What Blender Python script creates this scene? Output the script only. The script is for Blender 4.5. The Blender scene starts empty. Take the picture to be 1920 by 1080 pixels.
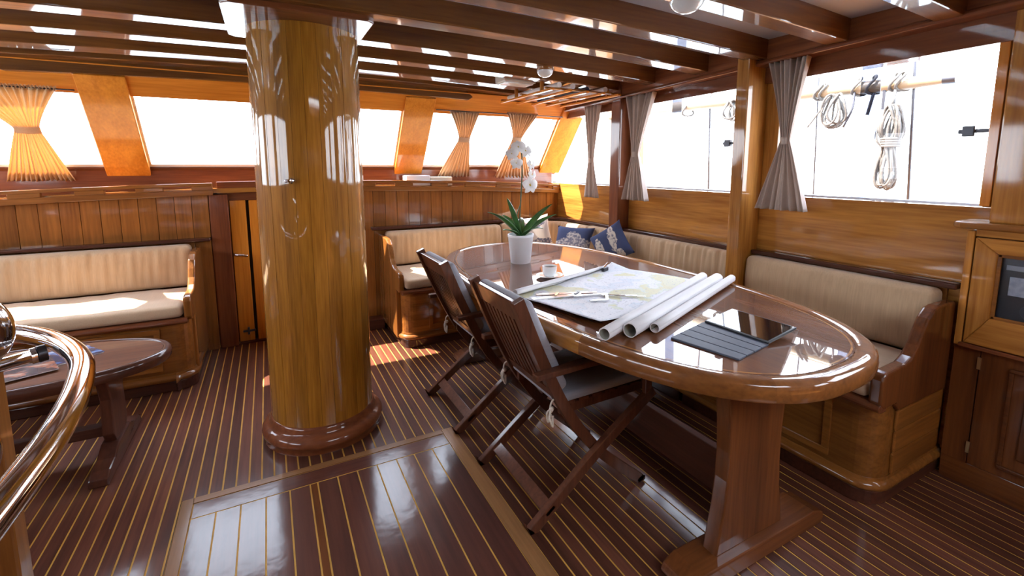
import bpy, bmesh, math, random
from mathutils import Vector, Matrix
random.seed(7)
PI = math.pi
S = bpy.context.scene
COL = S.collection

# ------------------------------------------------------------------ camera, sky, sun, exposure
cam = bpy.data.cameras.new('camera')
cam.sensor_width = 36.0
cam.lens = 865.0 / 1920.0 * 36.0
cam.shift_y = -115.0 / 1920.0
cam.clip_start = 0.02
cam.clip_end = 3000
cam_o = bpy.data.objects.new('camera', cam)
COL.objects.link(cam_o)
YAW, PITCH = math.radians(27.8), math.atan(113.0 / 865.0)
cam_o.location = (0, 0, 1.35)
cam_o.rotation_euler = (PI / 2 - PITCH, 0, -YAW)
S.camera = cam_o

w = bpy.data.worlds.new('sky')
S.world = w
w.use_nodes = True
nt = w.node_tree
nt.nodes.clear()
out = nt.nodes.new('ShaderNodeOutputWorld')
bg = nt.nodes.new('ShaderNodeBackground')
tc = nt.nodes.new('ShaderNodeTexCoord')
sx = nt.nodes.new('ShaderNodeSeparateXYZ')
rp = nt.nodes.new('ShaderNodeValToRGB')
mr = nt.nodes.new('ShaderNodeMapRange')
mr.inputs[1].default_value = -1
mr.inputs[2].default_value = 1
nt.links.new(tc.outputs['Generated'], sx.inputs[0])
nt.links.new(sx.outputs[2], mr.inputs[0])
nt.links.new(mr.outputs[0], rp.inputs[0])
nt.links.new(rp.outputs[0], bg.inputs[0])
nt.links.new(bg.outputs[0], out.inputs[0])
e = rp.color_ramp.elements
e[0].position, e[0].color = 0.0, (0.62, 0.74, 0.86, 1)
e[1].position, e[1].color = 1.0, (0.72, 0.82, 1.0, 1)
e2 = rp.color_ramp.elements.new(0.5)
e2.color = (0.92, 0.96, 1.0, 1)
bg.inputs[1].default_value = 9.0

sun = bpy.data.lights.new('sun', 'SUN')
sun.energy = 25.0
sun.color = (1.0, 0.86, 0.68)
sun.angle = math.radians(0.6)
sun_o = bpy.data.objects.new('sun', sun)
COL.objects.link(sun_o)
SUN = Vector((-0.60, 0.40, 1.0)).normalized()
sun_o.rotation_euler = SUN.to_track_quat('Z', 'Y').to_euler()
sun_o.location = (-3, 6, 6)

vs = S.view_settings
S.display_settings.display_device = 'sRGB'
vs.view_transform = 'Standard'
vs.look = 'None'
vs.exposure = 0.6
vs.gamma = 1.0
vs.use_curve_mapping = False
S.cycles.use_denoising = True
S.cycles.max_bounces = 10
S.cycles.diffuse_bounces = 5
S.cycles.glossy_bounces = 5
S.cycles.transparent_max_bounces = 12
S.cycles.sample_clamp_indirect = 6.0
S.cycles.caustics_reflective = False
S.cycles.caustics_refractive = False


# ------------------------------------------------------------------ helpers
WLOC = {}


class MB:
    """collects faces; every coordinate is a world coordinate"""

    def __init__(s):
        s.v, s.f = [], []

    def add(s, vs_, fs):
        n = len(s.v)
        s.v += [tuple(p) for p in vs_]
        s.f += [tuple(i + n for i in f) for f in fs]
        return s

    def box(s, x0, x1, y0, y1, z0, z1):
        v = [(x, y, z) for z in (z0, z1) for y in (y0, y1) for x in (x0, x1)]
        return s.add(v, [(0, 2, 3, 1), (4, 5, 7, 6), (0, 1, 5, 4), (2, 6, 7, 3), (0, 4, 6, 2), (1, 3, 7, 5)])

    def hexa(s, p):
        """8 points: bottom ring 0-3, top ring 4-7"""
        return s.add(p, [(3, 2, 1, 0), (4, 5, 6, 7), (0, 1, 5, 4), (1, 2, 6, 5), (2, 3, 7, 6), (3, 0, 4, 7)])

    def bar(s, a, b, wd, th, up=(0, 0, 1)):
        """rectangular bar from a to b; th measured along up"""
        a, b, up = Vector(a), Vector(b), Vector(up)
        d = (b - a).normalized()
        sd = d.cross(up).normalized()
        u = sd.cross(d).normalized()
        q = []
        for c in (a, b):
            q += [c - sd * wd / 2 - u * th / 2, c + sd * wd / 2 - u * th / 2, c + sd * wd / 2 + u * th / 2, c - sd * wd / 2 + u * th / 2]
        return s.hexa(q)

    def prism(s, poly, axis, a, b):
        """2D polygon extruded along axis from a to b; poly in the two remaining axes in xyz order"""
        n = len(poly)

        def P(p, t):
            if axis == 'x':
                return (t, p[0], p[1])
            if axis == 'y':
                return (p[0], t, p[1])
            return (p[0], p[1], t)
        v = [P(p, a) for p in poly] + [P(p, b) for p in poly]
        f = [tuple(range(n)), tuple(range(2 * n - 1, n - 1, -1))]
        for i in range(n):
            j = (i + 1) % n
            f.append((i, i + n, j + n, j))
        return s.add(v, f)

    def grid(s, fn, nu, nv, closeu=False, closev=False):
        v = []
        ku = nu if closeu else nu + 1
        kv = nv if closev else nv + 1
        for i in range(ku):
            for j in range(kv):
                v.append(fn(i / nu, j / nv))
        f = []
        for i in range(nu):
            for j in range(nv):
                a, b = i % ku, (i + 1) % ku
                c, d = j % kv, (j + 1) % kv
                f.append((a * kv + c, b * kv + c, b * kv + d, a * kv + d))
        return s.add(v, f)

    def lathe(s, prof, c, n=32):
        """prof: list of (r, z) in world z, centre c (x, y)"""
        s.grid(lambda u, t: (c[0] + P_(prof, t)[0] * math.cos(2 * PI * u), c[1] + P_(prof, t)[0] * math.sin(2 * PI * u), P_(prof, t)[1]),
               n, len(prof) - 1, closeu=True)
        return s

    def tube(s, path, r, n=10, closed=False, caps=True):
        path = [Vector(p) for p in path]
        m = len(path)
        rr = r if isinstance(r, (list, tuple)) else [r] * m
        rings = []
        prev = None
        for i, p in enumerate(path):
            if closed:
                t = path[(i + 1) % m] - path[i - 1]
            else:
                t = path[min(i + 1, m - 1)] - path[max(i - 1, 0)]
            t.normalize()
            if prev is None:
                h = Vector((0, 0, 1)) if abs(t.z) < 0.9 else Vector((1, 0, 0))
                u = t.cross(h).normalized()
            else:
                u = (prev - t * prev.dot(t)).normalized()
            prev = u
            k = t.cross(u)
            rings.append([p + (u * math.cos(2 * PI * j / n) + k * math.sin(2 * PI * j / n)) * rr[i] for j in range(n)])
        v = [q for ring in rings for q in ring]
        f = []
        for i in range(m if closed else m - 1):
            a, b = i * n, ((i + 1) % m) * n
            for j in range(n):
                k = (j + 1) % n
                f.append((a + j, a + k, b + k, b + j))
        if caps and not closed:
            f.append(tuple(range(n - 1, -1, -1)))
            f.append(tuple(range((m - 1) * n, m * n)))
        return s.add(v, f)

    def softbox(s, fn, sx_, sy_, sz_, r, nx, ny, nz):
        """rounded box centred at 0 mapped by fn(x,y,z); n* = subdivisions"""
        hx, hy, hz = sx_ / 2, sy_ / 2, sz_ / 2
        key, vv, ff = {}, [], []

        def vert(p):
            k = (round(p[0], 5), round(p[1], 5), round(p[2], 5))
            if k not in key:
                ix = max(-(hx - r), min(hx - r, p[0]))
                iy = max(-(hy - r), min(hy - r, p[1]))
                iz = max(-(hz - r), min(hz - r, p[2]))
                d = Vector((p[0] - ix, p[1] - iy, p[2] - iz))
                if d.length > 1e-9:
                    d = d.normalized() * r
                key[k] = len(vv)
                vv.append(fn(ix + d.x, iy + d.y, iz + d.z))
            return key[k]

        def coords(h, n):
            inner = [-(h - r) + 2 * (h - r) * i / n for i in range(n + 1)]
            return [-h, -h + r * 0.25, -h + r * 0.6] + inner + [h - r * 0.6, h - r * 0.25, h]
        X, Y, Z = coords(hx, nx), coords(hy, ny), coords(hz, nz)

        def face(A, B, mk, flip):
            for i in range(len(A) - 1):
                for j in range(len(B) - 1):
                    q = [vert(mk(A[i], B[j])), vert(mk(A[i + 1], B[j])), vert(mk(A[i + 1], B[j + 1])), vert(mk(A[i], B[j + 1]))]
                    q = list(dict.fromkeys(q))
                    if len(q) > 2:
                        ff.append(tuple(reversed(q)) if flip else tuple(q))
        face(X, Y, lambda a, b: (a, b, hz), False)
        face(X, Y, lambda a, b: (a, b, -hz), True)
        face(Y, Z, lambda a, b: (hx, a, b), False)
        face(Y, Z, lambda a, b: (-hx, a, b), True)
        face(X, Z, lambda a, b: (a, -hy, b), False)
        face(X, Z, lambda a, b: (a, hy, b), True)
        return s.add(vv, ff)


def P_(prof, t):
    return prof[int(round(t * (len(prof) - 1)))]


TILT = [False, 0.020]      # the dining table top leans slightly towards the camera side
TX = 1.455


def mkobj(name, mb, mat, parent=None, bevel=0.0, smooth=False, base=None, kind=None, label=None, category=None, group=None, seg=2, recalc=True):
    if TILT[0]:
        mb.v = [(p[0], p[1], p[2] + TILT[1] * (p[0] - TX)) for p in mb.v]
    me = bpy.data.meshes.new(name)
    if parent is not None:
        L = WLOC[parent.name]
    else:
        if base is None:
            xs = [p[0] for p in mb.v]
            ys = [p[1] for p in mb.v]
            zs = [p[2] for p in mb.v]
            base = ((min(xs) + max(xs)) / 2, (min(ys) + max(ys)) / 2, min(zs))
        L = Vector(base)
    me.from_pydata([(p[0] - L[0], p[1] - L[1], p[2] - L[2]) for p in mb.v], [], mb.f)
    if recalc:
        bm = bmesh.new()
        bm.from_mesh(me)
        bmesh.ops.recalc_face_normals(bm, faces=bm.faces)
        bm.to_mesh(me)
        bm.free()
    me.materials.append(mat)
    if smooth:
        me.polygons.foreach_set('use_smooth', [True] * len(me.polygons))
        if smooth is not True:
            me.set_sharp_from_angle(angle=math.radians(smooth))
    o = bpy.data.objects.new(name, me)
    COL.objects.link(o)
    if parent is not None:
        o.parent = parent
        WLOC[o.name] = Vector(L)
    else:
        o.location = L
        WLOC[o.name] = Vector(L)
    if bevel:
        m = o.modifiers.new('edge', 'BEVEL')
        m.width = bevel
        m.segments = seg
        m.limit_method = 'ANGLE'
        m.angle_limit = math.radians(35)
    tag(o, label, category, group, kind)
    return o


def tag(o, label=None, category=None, group=None, kind=None):
    if label:
        o['label'] = label
    if category:
        o['category'] = category
    if group:
        o['group'] = group
    if kind:
        o['kind'] = kind
    return o


def thing(name, loc, label, category, group=None, kind=None):
    o = bpy.data.objects.new(name, None)
    o.empty_display_size = 0.1
    COL.objects.link(o)
    o.location = loc
    WLOC[o.name] = Vector(loc)
    return tag(o, label, category, group, kind)


def copy_tree(o, delta, label=None, parent=None):
    c = o.copy()
    COL.objects.link(c)
    if parent is None:
        c.location = Vector(o.location) + Vector(delta)
        WLOC[c.name] = Vector(c.location)
        if label:
            c['label'] = label
    else:
        c.parent = parent
        WLOC[c.name] = WLOC[parent.name]
    for ch in list(o.children):
        copy_tree(ch, delta, None, c)
    return c


def smoothpath(pts, n=8):
    """Catmull-Rom through pts"""
    pts = [Vector(p) for p in pts]
    q = [pts[0] * 2 - pts[1]] + pts + [pts[-1] * 2 - pts[-2]]
    r = []
    for i in range(1, len(q) - 2):
        a, b, c, d = q[i - 1], q[i], q[i + 1], q[i + 2]
        for k in range(n):
            t = k / n
            r.append(0.5 * (2 * b + (c - a) * t + (2 * a - 5 * b + 4 * c - d) * t * t + (3 * b - a - 3 * c + d) * t ** 3))
    r.append(pts[-1])
    return r


# ------------------------------------------------------------------ materials
def newmat(name):
    m = bpy.data.materials.new(name)
    m.use_nodes = True
    n = m.node_tree
    b = n.nodes['Principled BSDF']
    return m, n, b


def N(n, t, **k):
    x = n.nodes.new(t)
    for a, v in k.items():
        setattr(x, a, v)
    return x


def wood(name, dark, light, axis='z', rough=0.3, coat=1.0, coatr=0.05, vary=0.18, fine=1.0, wav=0.0, spec=0.12, ior=1.5):
    rough = 0.55
    m, n, b = newmat(name)
    L = n.links.new
    t = N(n, 'ShaderNodeTexCoord')
    oi = N(n, 'ShaderNodeObjectInfo')
    mul = N(n, 'ShaderNodeMath', operation='MULTIPLY')
    mul.inputs[1].default_value = 53.0
    L(oi.outputs['Random'], mul.inputs[0])
    addv = N(n, 'ShaderNodeVectorMath', operation='ADD')
    L(t.outputs['Object'], addv.inputs[0])
    L(mul.outputs[0], addv.inputs[1])
    mp = N(n, 'ShaderNodeMapping')
    sc = {'x': (0.9, 16, 16), 'y': (16, 0.9, 16), 'z': (16, 16, 0.9)}[axis]
    mp.inputs['Scale'].default_value = sc
    L(addv.outputs[0], mp.inputs[0])
    n1 = N(n, 'ShaderNodeTexNoise')
    n1.inputs['Scale'].default_value = 0.8
    n1.inputs['Detail'].default_value = 5
    n1.inputs['Roughness'].default_value = 0.6
    n1.inputs['Distortion'].default_value = 0.5
    L(mp.outputs[0], n1.inputs['Vector'])
    n2 = N(n, 'ShaderNodeTexNoise')
    n2.inputs['Scale'].default_value = 5.0 * fine
    n2.inputs['Detail'].default_value = 3
    L(mp.outputs[0], n2.inputs['Vector'])
    mx = N(n, 'ShaderNodeMix', data_type='FLOAT')
    mx.inputs[0].default_value = 0.38
    L(n1.outputs['Fac'], mx.inputs[2])
    L(n2.outputs['Fac'], mx.inputs[3])
    r = N(n, 'ShaderNodeValToRGB')
    r.color_ramp.elements[0].position = 0.33
    r.color_ramp.elements[0].color = (*dark, 1)
    r.color_ramp.elements[1].position = 0.66
    r.color_ramp.elements[1].color = (*light, 1)
    L(mx.outputs[0], r.inputs[0])
    h = N(n, 'ShaderNodeHueSaturation')
    mr_ = N(n, 'ShaderNodeMapRange')
    mr_.inputs[3].default_value = 1 - vary
    mr_.inputs[4].default_value = 1 + vary
    L(oi.outputs['Random'], mr_.inputs[0])
    L(mr_.outputs[0], h.inputs['Value'])
    L(r.outputs[0], h.inputs['Color'])
    L(h.outputs[0], b.inputs['Base Color'])
    b.inputs['Roughness'].default_value = rough
    b.inputs['Coat Weight'].default_value = coat
    b.inputs['Coat Roughness'].default_value = coatr
    b.inputs['Coat IOR'].default_value = ior
    b.inputs['Specular IOR Level'].default_value = spec
    if wav:
        n3 = N(n, 'ShaderNodeTexNoise')
        n3.inputs['Scale'].default_value = 9.0
        n3.inputs['Detail'].default_value = 3
        L(addv.outputs[0], n3.inputs['Vector'])
        bp = N(n, 'ShaderNodeBump')
        bp.inputs['Strength'].default_value = wav
        bp.inputs['Distance'].default_value = 0.01
        L(n3.outputs['Fac'], bp.inputs['Height'])
        L(bp.outputs[0], b.inputs['Normal'])
        L(bp.outputs[0], b.inputs['Coat Normal'])
    return m


def plain(name, col, rough=0.5, metal=0.0, coat=0.0, vary=0.0, noise=0.0, scale=30.0, spec=0.5):
    m, n, b = newmat(name)
    L = n.links.new
    b.inputs['Roughness'].default_value = rough
    b.inputs['Metallic'].default_value = metal
    b.inputs['Coat Weight'].default_value = coat
    b.inputs['Specular IOR Level'].default_value = spec
    t = N(n, 'ShaderNodeTexCoord')
    ns = N(n, 'ShaderNodeTexNoise')
    ns.inputs['Scale'].default_value = scale
    ns.inputs['Detail'].default_value = 4
    L(t.outputs['Object'], ns.inputs['Vector'])
    r = N(n, 'ShaderNodeValToRGB')
    k = noise
    r.color_ramp.elements[0].position = 0.3
    r.color_ramp.elements[1].position = 0.7
    r.color_ramp.elements[0].color = (*[c * (1 - k) for c in col], 1)
    r.color_ramp.elements[1].color = (*[min(1, c * (1 + k)) for c in col], 1)
    L(ns.outputs['Fac'], r.inputs[0])
    L(r.outputs[0], b.inputs['Base Color'])
    return m


def fabric(name, col, axis='z', stripe=0.10, transl=0.0, tcol=None):
    """woven cloth: fine ribs across axis and a soft mottling"""
    m, n, b = newmat(name)
    L = n.links.new
    t = N(n, 'ShaderNodeTexCoord')
    mp = N(n, 'ShaderNodeMapping')
    mp.inputs['Scale'].default_value = {'x': (4, 160, 160), 'y': (160, 4, 160), 'z': (160, 160, 4)}[axis]
    L(t.outputs['Object'], mp.inputs[0])
    ns = N(n, 'ShaderNodeTexNoise')
    ns.inputs['Scale'].default_value = 1.0
    ns.inputs['Detail'].default_value = 2
    L(mp.outputs[0], ns.inputs['Vector'])
    n2 = N(n, 'ShaderNodeTexNoise')
    n2.inputs['Scale'].default_value = 7.0
    L(t.outputs['Object'], n2.inputs['Vector'])
    mx = N(n, 'ShaderNodeMix', data_type='FLOAT')
    mx.inputs[0].default_value = 0.4
    L(ns.outputs['Fac'], mx.inputs[2])
    L(n2.outputs['Fac'], mx.inputs[3])
    r = N(n, 'ShaderNodeValToRGB')
    r.color_ramp.elements[0].position = 0.3
    r.color_ramp.elements[1].position = 0.7
    r.color_ramp.elements[0].color = (*[c * (1 - stripe) for c in col], 1)
    r.color_ramp.elements[1].color = (*[min(1, c * (1 + stripe)) for c in col], 1)
    L(mx.outputs[0], r.inputs[0])
    L(r.outputs[0], b.inputs['Base Color'])
    b.inputs['Roughness'].default_value = 0.9
    b.inputs['Specular IOR Level'].default_value = 0.15
    b.inputs['Sheen Weight'].default_value = 0.2
    bp = N(n, 'ShaderNodeBump')
    bp.inputs['Strength'].default_value = 0.25
    bp.inputs['Distance'].default_value = 0.002
    L(ns.outputs['Fac'], bp.inputs['Height'])
    L(bp.outputs[0], b.inputs['Normal'])
    if transl:
        tr = N(n, 'ShaderNodeBsdfTranslucent')
        tr.inputs[0].default_value = (*tcol, 1)
        ms = N(n, 'ShaderNodeMixShader')
        ms.inputs[0].default_value = transl
        o = n.nodes['Material Output']
        L(b.outputs[0], ms.inputs[1])
        L(tr.outputs[0], ms.inputs[2])
        L(ms.outputs[0], o.inputs[0])
    return m


def glassmat(name, tint=(1, 1, 1), rough=0.0):
    m = bpy.data.materials.new(name)
    m.use_nodes = True
    n = m.node_tree
    n.nodes.clear()
    L = n.links.new
    o = N(n, 'ShaderNodeOutputMaterial')
    tr = N(n, 'ShaderNodeBsdfTransparent')
    tr.inputs[0].default_value = (*tint, 1)
    gl = N(n, 'ShaderNodeBsdfGlossy')
    gl.inputs['Roughness'].default_value = rough
    fr = N(n, 'ShaderNodeFresnel')
    fr.inputs[0].default_value = 1.45
    ms = N(n, 'ShaderNodeMixShader')
    ge = N(n, 'ShaderNodeNewGeometry')
    inv = N(n, 'ShaderNodeMath', operation='SUBTRACT')
    inv.inputs[0].default_value = 1.0
    L(ge.outputs['Backfacing'], inv.inputs[1])
    mu = N(n, 'ShaderNodeMath', operation='MULTIPLY')
    L(fr.outputs[0], mu.inputs[0])
    L(inv.outputs[0], mu.inputs[1])
    L(mu.outputs[0], ms.inputs[0])
    L(tr.outputs[0], ms.inputs[1])
    L(gl.outputs[0], ms.inputs[2])
    L(ms.outputs[0], o.inputs[0])
    return m


def ellipse_mask(n, vec, cx, cy, a, b_, rot):
    """0/1 mask of a turned ellipse on the xy of vec"""
    L = n.links.new
    mp = N(n, 'ShaderNodeMapping', vector_type='TEXTURE')
    mp.inputs['Location'].default_value = (cx, cy, 0)
    mp.inputs['Rotation'].default_value = (0, 0, rot)
    mp.inputs['Scale'].default_value = (a, b_, 1)
    L(vec, mp.inputs[0])
    sp = N(n, 'ShaderNodeSeparateXYZ')
    L(mp.outputs[0], sp.inputs[0])
    cb = N(n, 'ShaderNodeCombineXYZ')
    L(sp.outputs[0], cb.inputs[0])
    L(sp.outputs[1], cb.inputs[1])
    ln = N(n, 'ShaderNodeVectorMath', operation='LENGTH')
    L(cb.outputs[0], ln.inputs[0])
    lt = N(n, 'ShaderNodeMath', operation='LESS_THAN')
    lt.inputs[1].default_value = 1.0
    L(ln.outputs['Value'], lt.inputs[0])
    return lt.outputs[0]


def fishprint(name, ground, fish, spots, coord='Object', speck=0.55):
    """cloth printed with fish-shaped patches (ellipses with a broken, scaly inside)"""
    m, n, b = newmat(name)
    L = n.links.new
    t = N(n, 'ShaderNodeTexCoord')
    nz = N(n, 'ShaderNodeTexNoise')
    nz.inputs['Scale'].default_value = 28.0
    L(t.outputs[coord], nz.inputs['Vector'])
    sub = N(n, 'ShaderNodeVectorMath', operation='MULTIPLY_ADD')
    sub.inputs[1].default_value = (0.05, 0.05, 0.05)
    L(nz.outputs['Color'], sub.inputs[0])
    L(t.outputs[coord], sub.inputs[2])
    acc = None
    for sp in spots:
        k = ellipse_mask(n, sub.outputs[0], *sp)
        if acc is None:
            acc = k
        else:
            mxn = N(n, 'ShaderNodeMath', operation='MAXIMUM')
            L(acc, mxn.inputs[0])
            L(k, mxn.inputs[1])
            acc = mxn.outputs[0]
    vo = N(n, 'ShaderNodeTexNoise')
    vo.inputs['Scale'].default_value = 55.0
    vo.inputs['Detail'].default_value = 3
    L(t.outputs[coord], vo.inputs['Vector'])
    gt = N(n, 'ShaderNodeMapRange')
    gt.inputs[1].default_value = speck - 0.12
    gt.inputs[2].default_value = speck + 0.05
    gt.inputs[3].default_value = 1.0
    gt.inputs[4].default_value = 0.25
    L(vo.outputs['Fac'], gt.inputs[0])
    mm = N(n, 'ShaderNodeMath', operation='MULTIPLY')
    L(acc, mm.inputs[0])
    L(gt.outputs[0], mm.inputs[1])
    mx = N(n, 'ShaderNodeMix', data_type='RGBA')
    mx.inputs[6].default_value = (*ground, 1)
    mx.inputs[7].default_value = (*fish, 1)
    L(mm.outputs[0], mx.inputs[0])
    L(mx.outputs[2], b.inputs['Base Color'])
    b.inputs['Roughness'].default_value = 0.9
    b.inputs['Specular IOR Level'].default_value = 0.15
    return m


GOLD_D, GOLD_L = (0.215, 0.072, 0.010), (0.50, 0.215, 0.040)
BRN_D, BRN_L = (0.135, 0.043, 0.008), (0.29, 0.108, 0.020)
MAH_D, MAH_L = (0.068, 0.018, 0.0045), (0.158, 0.047, 0.011)
RED_D, RED_L = (0.10, 0.026, 0.010), (0.21, 0.062, 0.020)
DRK_D, DRK_L = (0.035, 0.011, 0.007), (0.085, 0.027, 0.014)
M = {}
for ax in 'xyz':
    M['gold_' + ax] = wood('varnished golden wood ' + ax, GOLD_D, GOLD_L, ax, 0.28, 0.9, 0.06)
    M['brown_' + ax] = wood('varnished brown wood ' + ax, BRN_D, BRN_L, ax, 0.3, 0.9, 0.07)
    M['red_' + ax] = wood('varnished red mahogany ' + ax, RED_D, RED_L, ax, 0.3, 0.8, 0.08)
    M['mahog_' + ax] = wood('deep mahogany ' + ax, MAH_D, MAH_L, ax, 0.3, 0.9, 0.07)
    M['dark_' + ax] = wood('dark stained wood ' + ax, DRK_D, DRK_L, ax, 0.3, 0.7, 0.1)
M['beam'] = wood('varnished ceiling beam', (0.095, 0.030, 0.006), (0.215, 0.078, 0.015), 'x', 0.3, 0.95, 0.05, 0.16)
M['column'] = wood('glossy column veneer', (0.19, 0.066, 0.005), (0.42, 0.170, 0.017), 'z', 0.25, 1.0, 0.04, 0.16, 1.6)
M['orange_z'] = wood('varnished orange pine z', (0.50, 0.15, 0.012), (0.74, 0.28, 0.032), 'z', 0.3, 0.8, 0.08, 0.1)
M['orange_x'] = wood('varnished orange pine x', (0.50, 0.145, 0.012), (0.74, 0.265, 0.03), 'x', 0.3, 0.8, 0.08, 0.1)
M['plank'] = wood('dark floor plank', (0.058, 0.018, 0.011), (0.135, 0.045, 0.026), 'y', 0.33, 0.7, 0.13, 0.30, 1.0, 0.06)
M['hatch'] = wood('dark hatch plank', (0.062, 0.019, 0.014), (0.125, 0.042, 0.027), 'y', 0.3, 0.7, 0.14, 0.16, 0.8, 0.12)
M['hatch_x'] = wood('dark hatch board', (0.062, 0.019, 0.014), (0.125, 0.042, 0.027), 'x', 0.3, 0.7, 0.14, 0.16, 0.8, 0.12)
M['caulk'] = plain('yellow caulking', (0.62, 0.34, 0.065), 0.6, noise=0.15, scale=12, spec=0.2)
M['tan'] = wood('tan hatch framing', (0.20, 0.09, 0.032), (0.34, 0.16, 0.06), 'y', 0.35, 0.5, 0.15)
M['tan_x'] = wood('tan hatch framing x', (0.20, 0.09, 0.032), (0.34, 0.16, 0.06), 'x', 0.35, 0.5, 0.15)
M['table'] = wood('polished table field', (0.070, 0.021, 0.006), (0.165, 0.052, 0.013), 'y', 0.2, 1.0, 0.012, 0.05, 1.2, ior=1.75)
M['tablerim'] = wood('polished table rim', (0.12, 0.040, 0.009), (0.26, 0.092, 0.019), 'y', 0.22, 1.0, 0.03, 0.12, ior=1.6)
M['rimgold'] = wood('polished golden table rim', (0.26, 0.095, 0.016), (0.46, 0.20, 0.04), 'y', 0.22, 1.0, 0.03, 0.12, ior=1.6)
M['ceil'] = plain('white ceiling paint', (0.47, 0.455, 0.49), 0.55, noise=0.03, scale=3)
M['cream'] = fabric('tan ribbed upholstery', (0.47, 0.33, 0.205), 'z', 0.10)
M['creamseat'] = fabric('tan seat upholstery', (0.50, 0.36, 0.235), 'y', 0.08)
M['grey'] = fabric('grey chair canvas', (0.31, 0.31, 0.345), 'x', 0.08)
M['curtain'] = fabric('beige curtain cloth', (0.56, 0.46, 0.40), 'z', 0.10, 0.30, (0.50, 0.42, 0.37))
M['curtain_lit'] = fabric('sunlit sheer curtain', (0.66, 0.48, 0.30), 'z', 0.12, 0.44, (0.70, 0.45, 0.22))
M['chrome'] = plain('polished steel', (0.80, 0.79, 0.80), 0.07, 1.0)
M['darkmetal'] = plain('dark bracket metal', (0.05, 0.05, 0.06), 0.35, 0.6)
M['black'] = plain('black plastic', (0.015, 0.016, 0.018), 0.3)
M['toe'] = plain('dark toe recess', (0.014, 0.008, 0.006), 0.6)
M['white'] = plain('white glazed china', (0.86, 0.86, 0.86), 0.12, coat=0.6)
M['pot'] = plain('white matt pot', (0.82, 0.83, 0.86), 0.4)
M['paper'] = plain('white chart paper', (0.80, 0.79, 0.80), 0.65, noise=0.02, scale=8)
M['paper_shade'] = plain('chart paper with inside shade', (0.36, 0.36, 0.30), 0.8)  # shade inside the rolls, put into a darker paper colour
M['coffee'] = plain('black coffee', (0.02, 0.008, 0.004), 0.1)
M['leaf'] = plain('orchid leaf', (0.045, 0.14, 0.035), 0.3, coat=0.4, noise=0.35, scale=14)
M['stem'] = plain('orchid stem', (0.06, 0.09, 0.03), 0.5, noise=0.3)
M['petal'] = plain('white orchid petal', (0.86, 0.85, 0.84), 0.55)
M['yellow'] = plain('yellow orchid heart', (0.7, 0.5, 0.08), 0.5)
M['rope'] = plain('weathered grey rope', (0.085, 0.080, 0.075), 0.85, noise=0.3, scale=60)
M['cord'] = plain('white tie cord', (0.62, 0.55, 0.46), 0.85, noise=0.2, scale=80)
M['glass'] = glassmat('window glass', (0.97, 0.98, 1.0))
M['glass_edge'] = glassmat('overlapping window glass', (0.42, 0.44, 0.50))
M['lampglass'] = plain('frosted lamp glass', (0.75, 0.74, 0.72), 0.12, coat=1.0)
M['frame'] = plain('pale window frame', (0.75, 0.70, 0.66), 0.4)
M['trimsteel'] = plain('window channel', (0.45, 0.46, 0.52), 0.35, 0.4)
M['tabletcover'] = plain('blue grey tablet cover', (0.055, 0.065, 0.095), 0.55, noise=0.08, scale=60)
M['screen'] = plain('black tablet glass', (0.01, 0.01, 0.012), 0.03, coat=1.0)
M['spar'] = plain('varnished spar', (0.20, 0.15, 0.095), 0.4, noise=0.15, scale=6)
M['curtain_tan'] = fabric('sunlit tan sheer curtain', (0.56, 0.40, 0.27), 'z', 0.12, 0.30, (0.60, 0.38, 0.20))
M['brass'] = plain('worn brass', (0.55, 0.40, 0.20), 0.3, 1.0)
M['display'] = plain('radio display', (0.30, 0.33, 0.38), 0.25, noise=0.25, scale=50)
M['louver'] = plain('beige lamp housing', (0.55, 0.50, 0.42), 0.5)


# ------------------------------------------------------------------ floor: dark planks over yellow caulking
XL, XR, YA, YF = -2.30, 2.60, -2.60, 3.98
WLP = 0.06


def zl(x):
    return 1.24 - 0.013 * (x - 0.3) ** 2


def zb(x):
    return 1.99 - 0.0113 * (x - 0.4) ** 2


mb = MB().box(XL - WLP, XR + WLP, YA - WLP, 4.2, -0.06, -0.0022)
floor = mkobj('floor', mb, M['caulk'], base=(0, 0, -0.06), kind='structure', label='dark planked saloon floor with thin yellow caulking lines')
HX0, HX1, HY0, HY1 = -0.385, 0.775, 0.30, 2.14
k0 = int((XL + 0.393) / 0.0487) - 1
x = -0.393 + k0 * 0.0487
while x < XR:
    a, b = max(XL, x + 0.0034), min(XR, x + 0.0487 - 0.0034)
    if b - a > 0.01:
        spans = [(YA, YF)]
        if b > HX0 + 0.004 and a < HX1 - 0.004:
            spans = []
            if a < HX0:
                mkobj('plank', MB().box(a, HX0 - 0.002, HY0, HY1, -0.02, 0), M['plank'], floor)
            if b > HX1:
                mkobj('plank', MB().box(HX1 + 0.002, b, HY0, HY1, -0.02, 0), M['plank'], floor)
            spans = [(YA, HY0 - 0.002), (HY1 + 0.002, YF)]
        elif random.random() < 0.22:
            c = random.uniform(0.8, 2.9)
            spans = [(YA, c - 0.002), (c + 0.002, YF)]
        for (c, d) in spans:
            mkobj('plank', MB().box(a, b, c, d, -0.02, random.uniform(-0.0004, 0.0004)), M['plank'], floor)
    x += 0.0487

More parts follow.
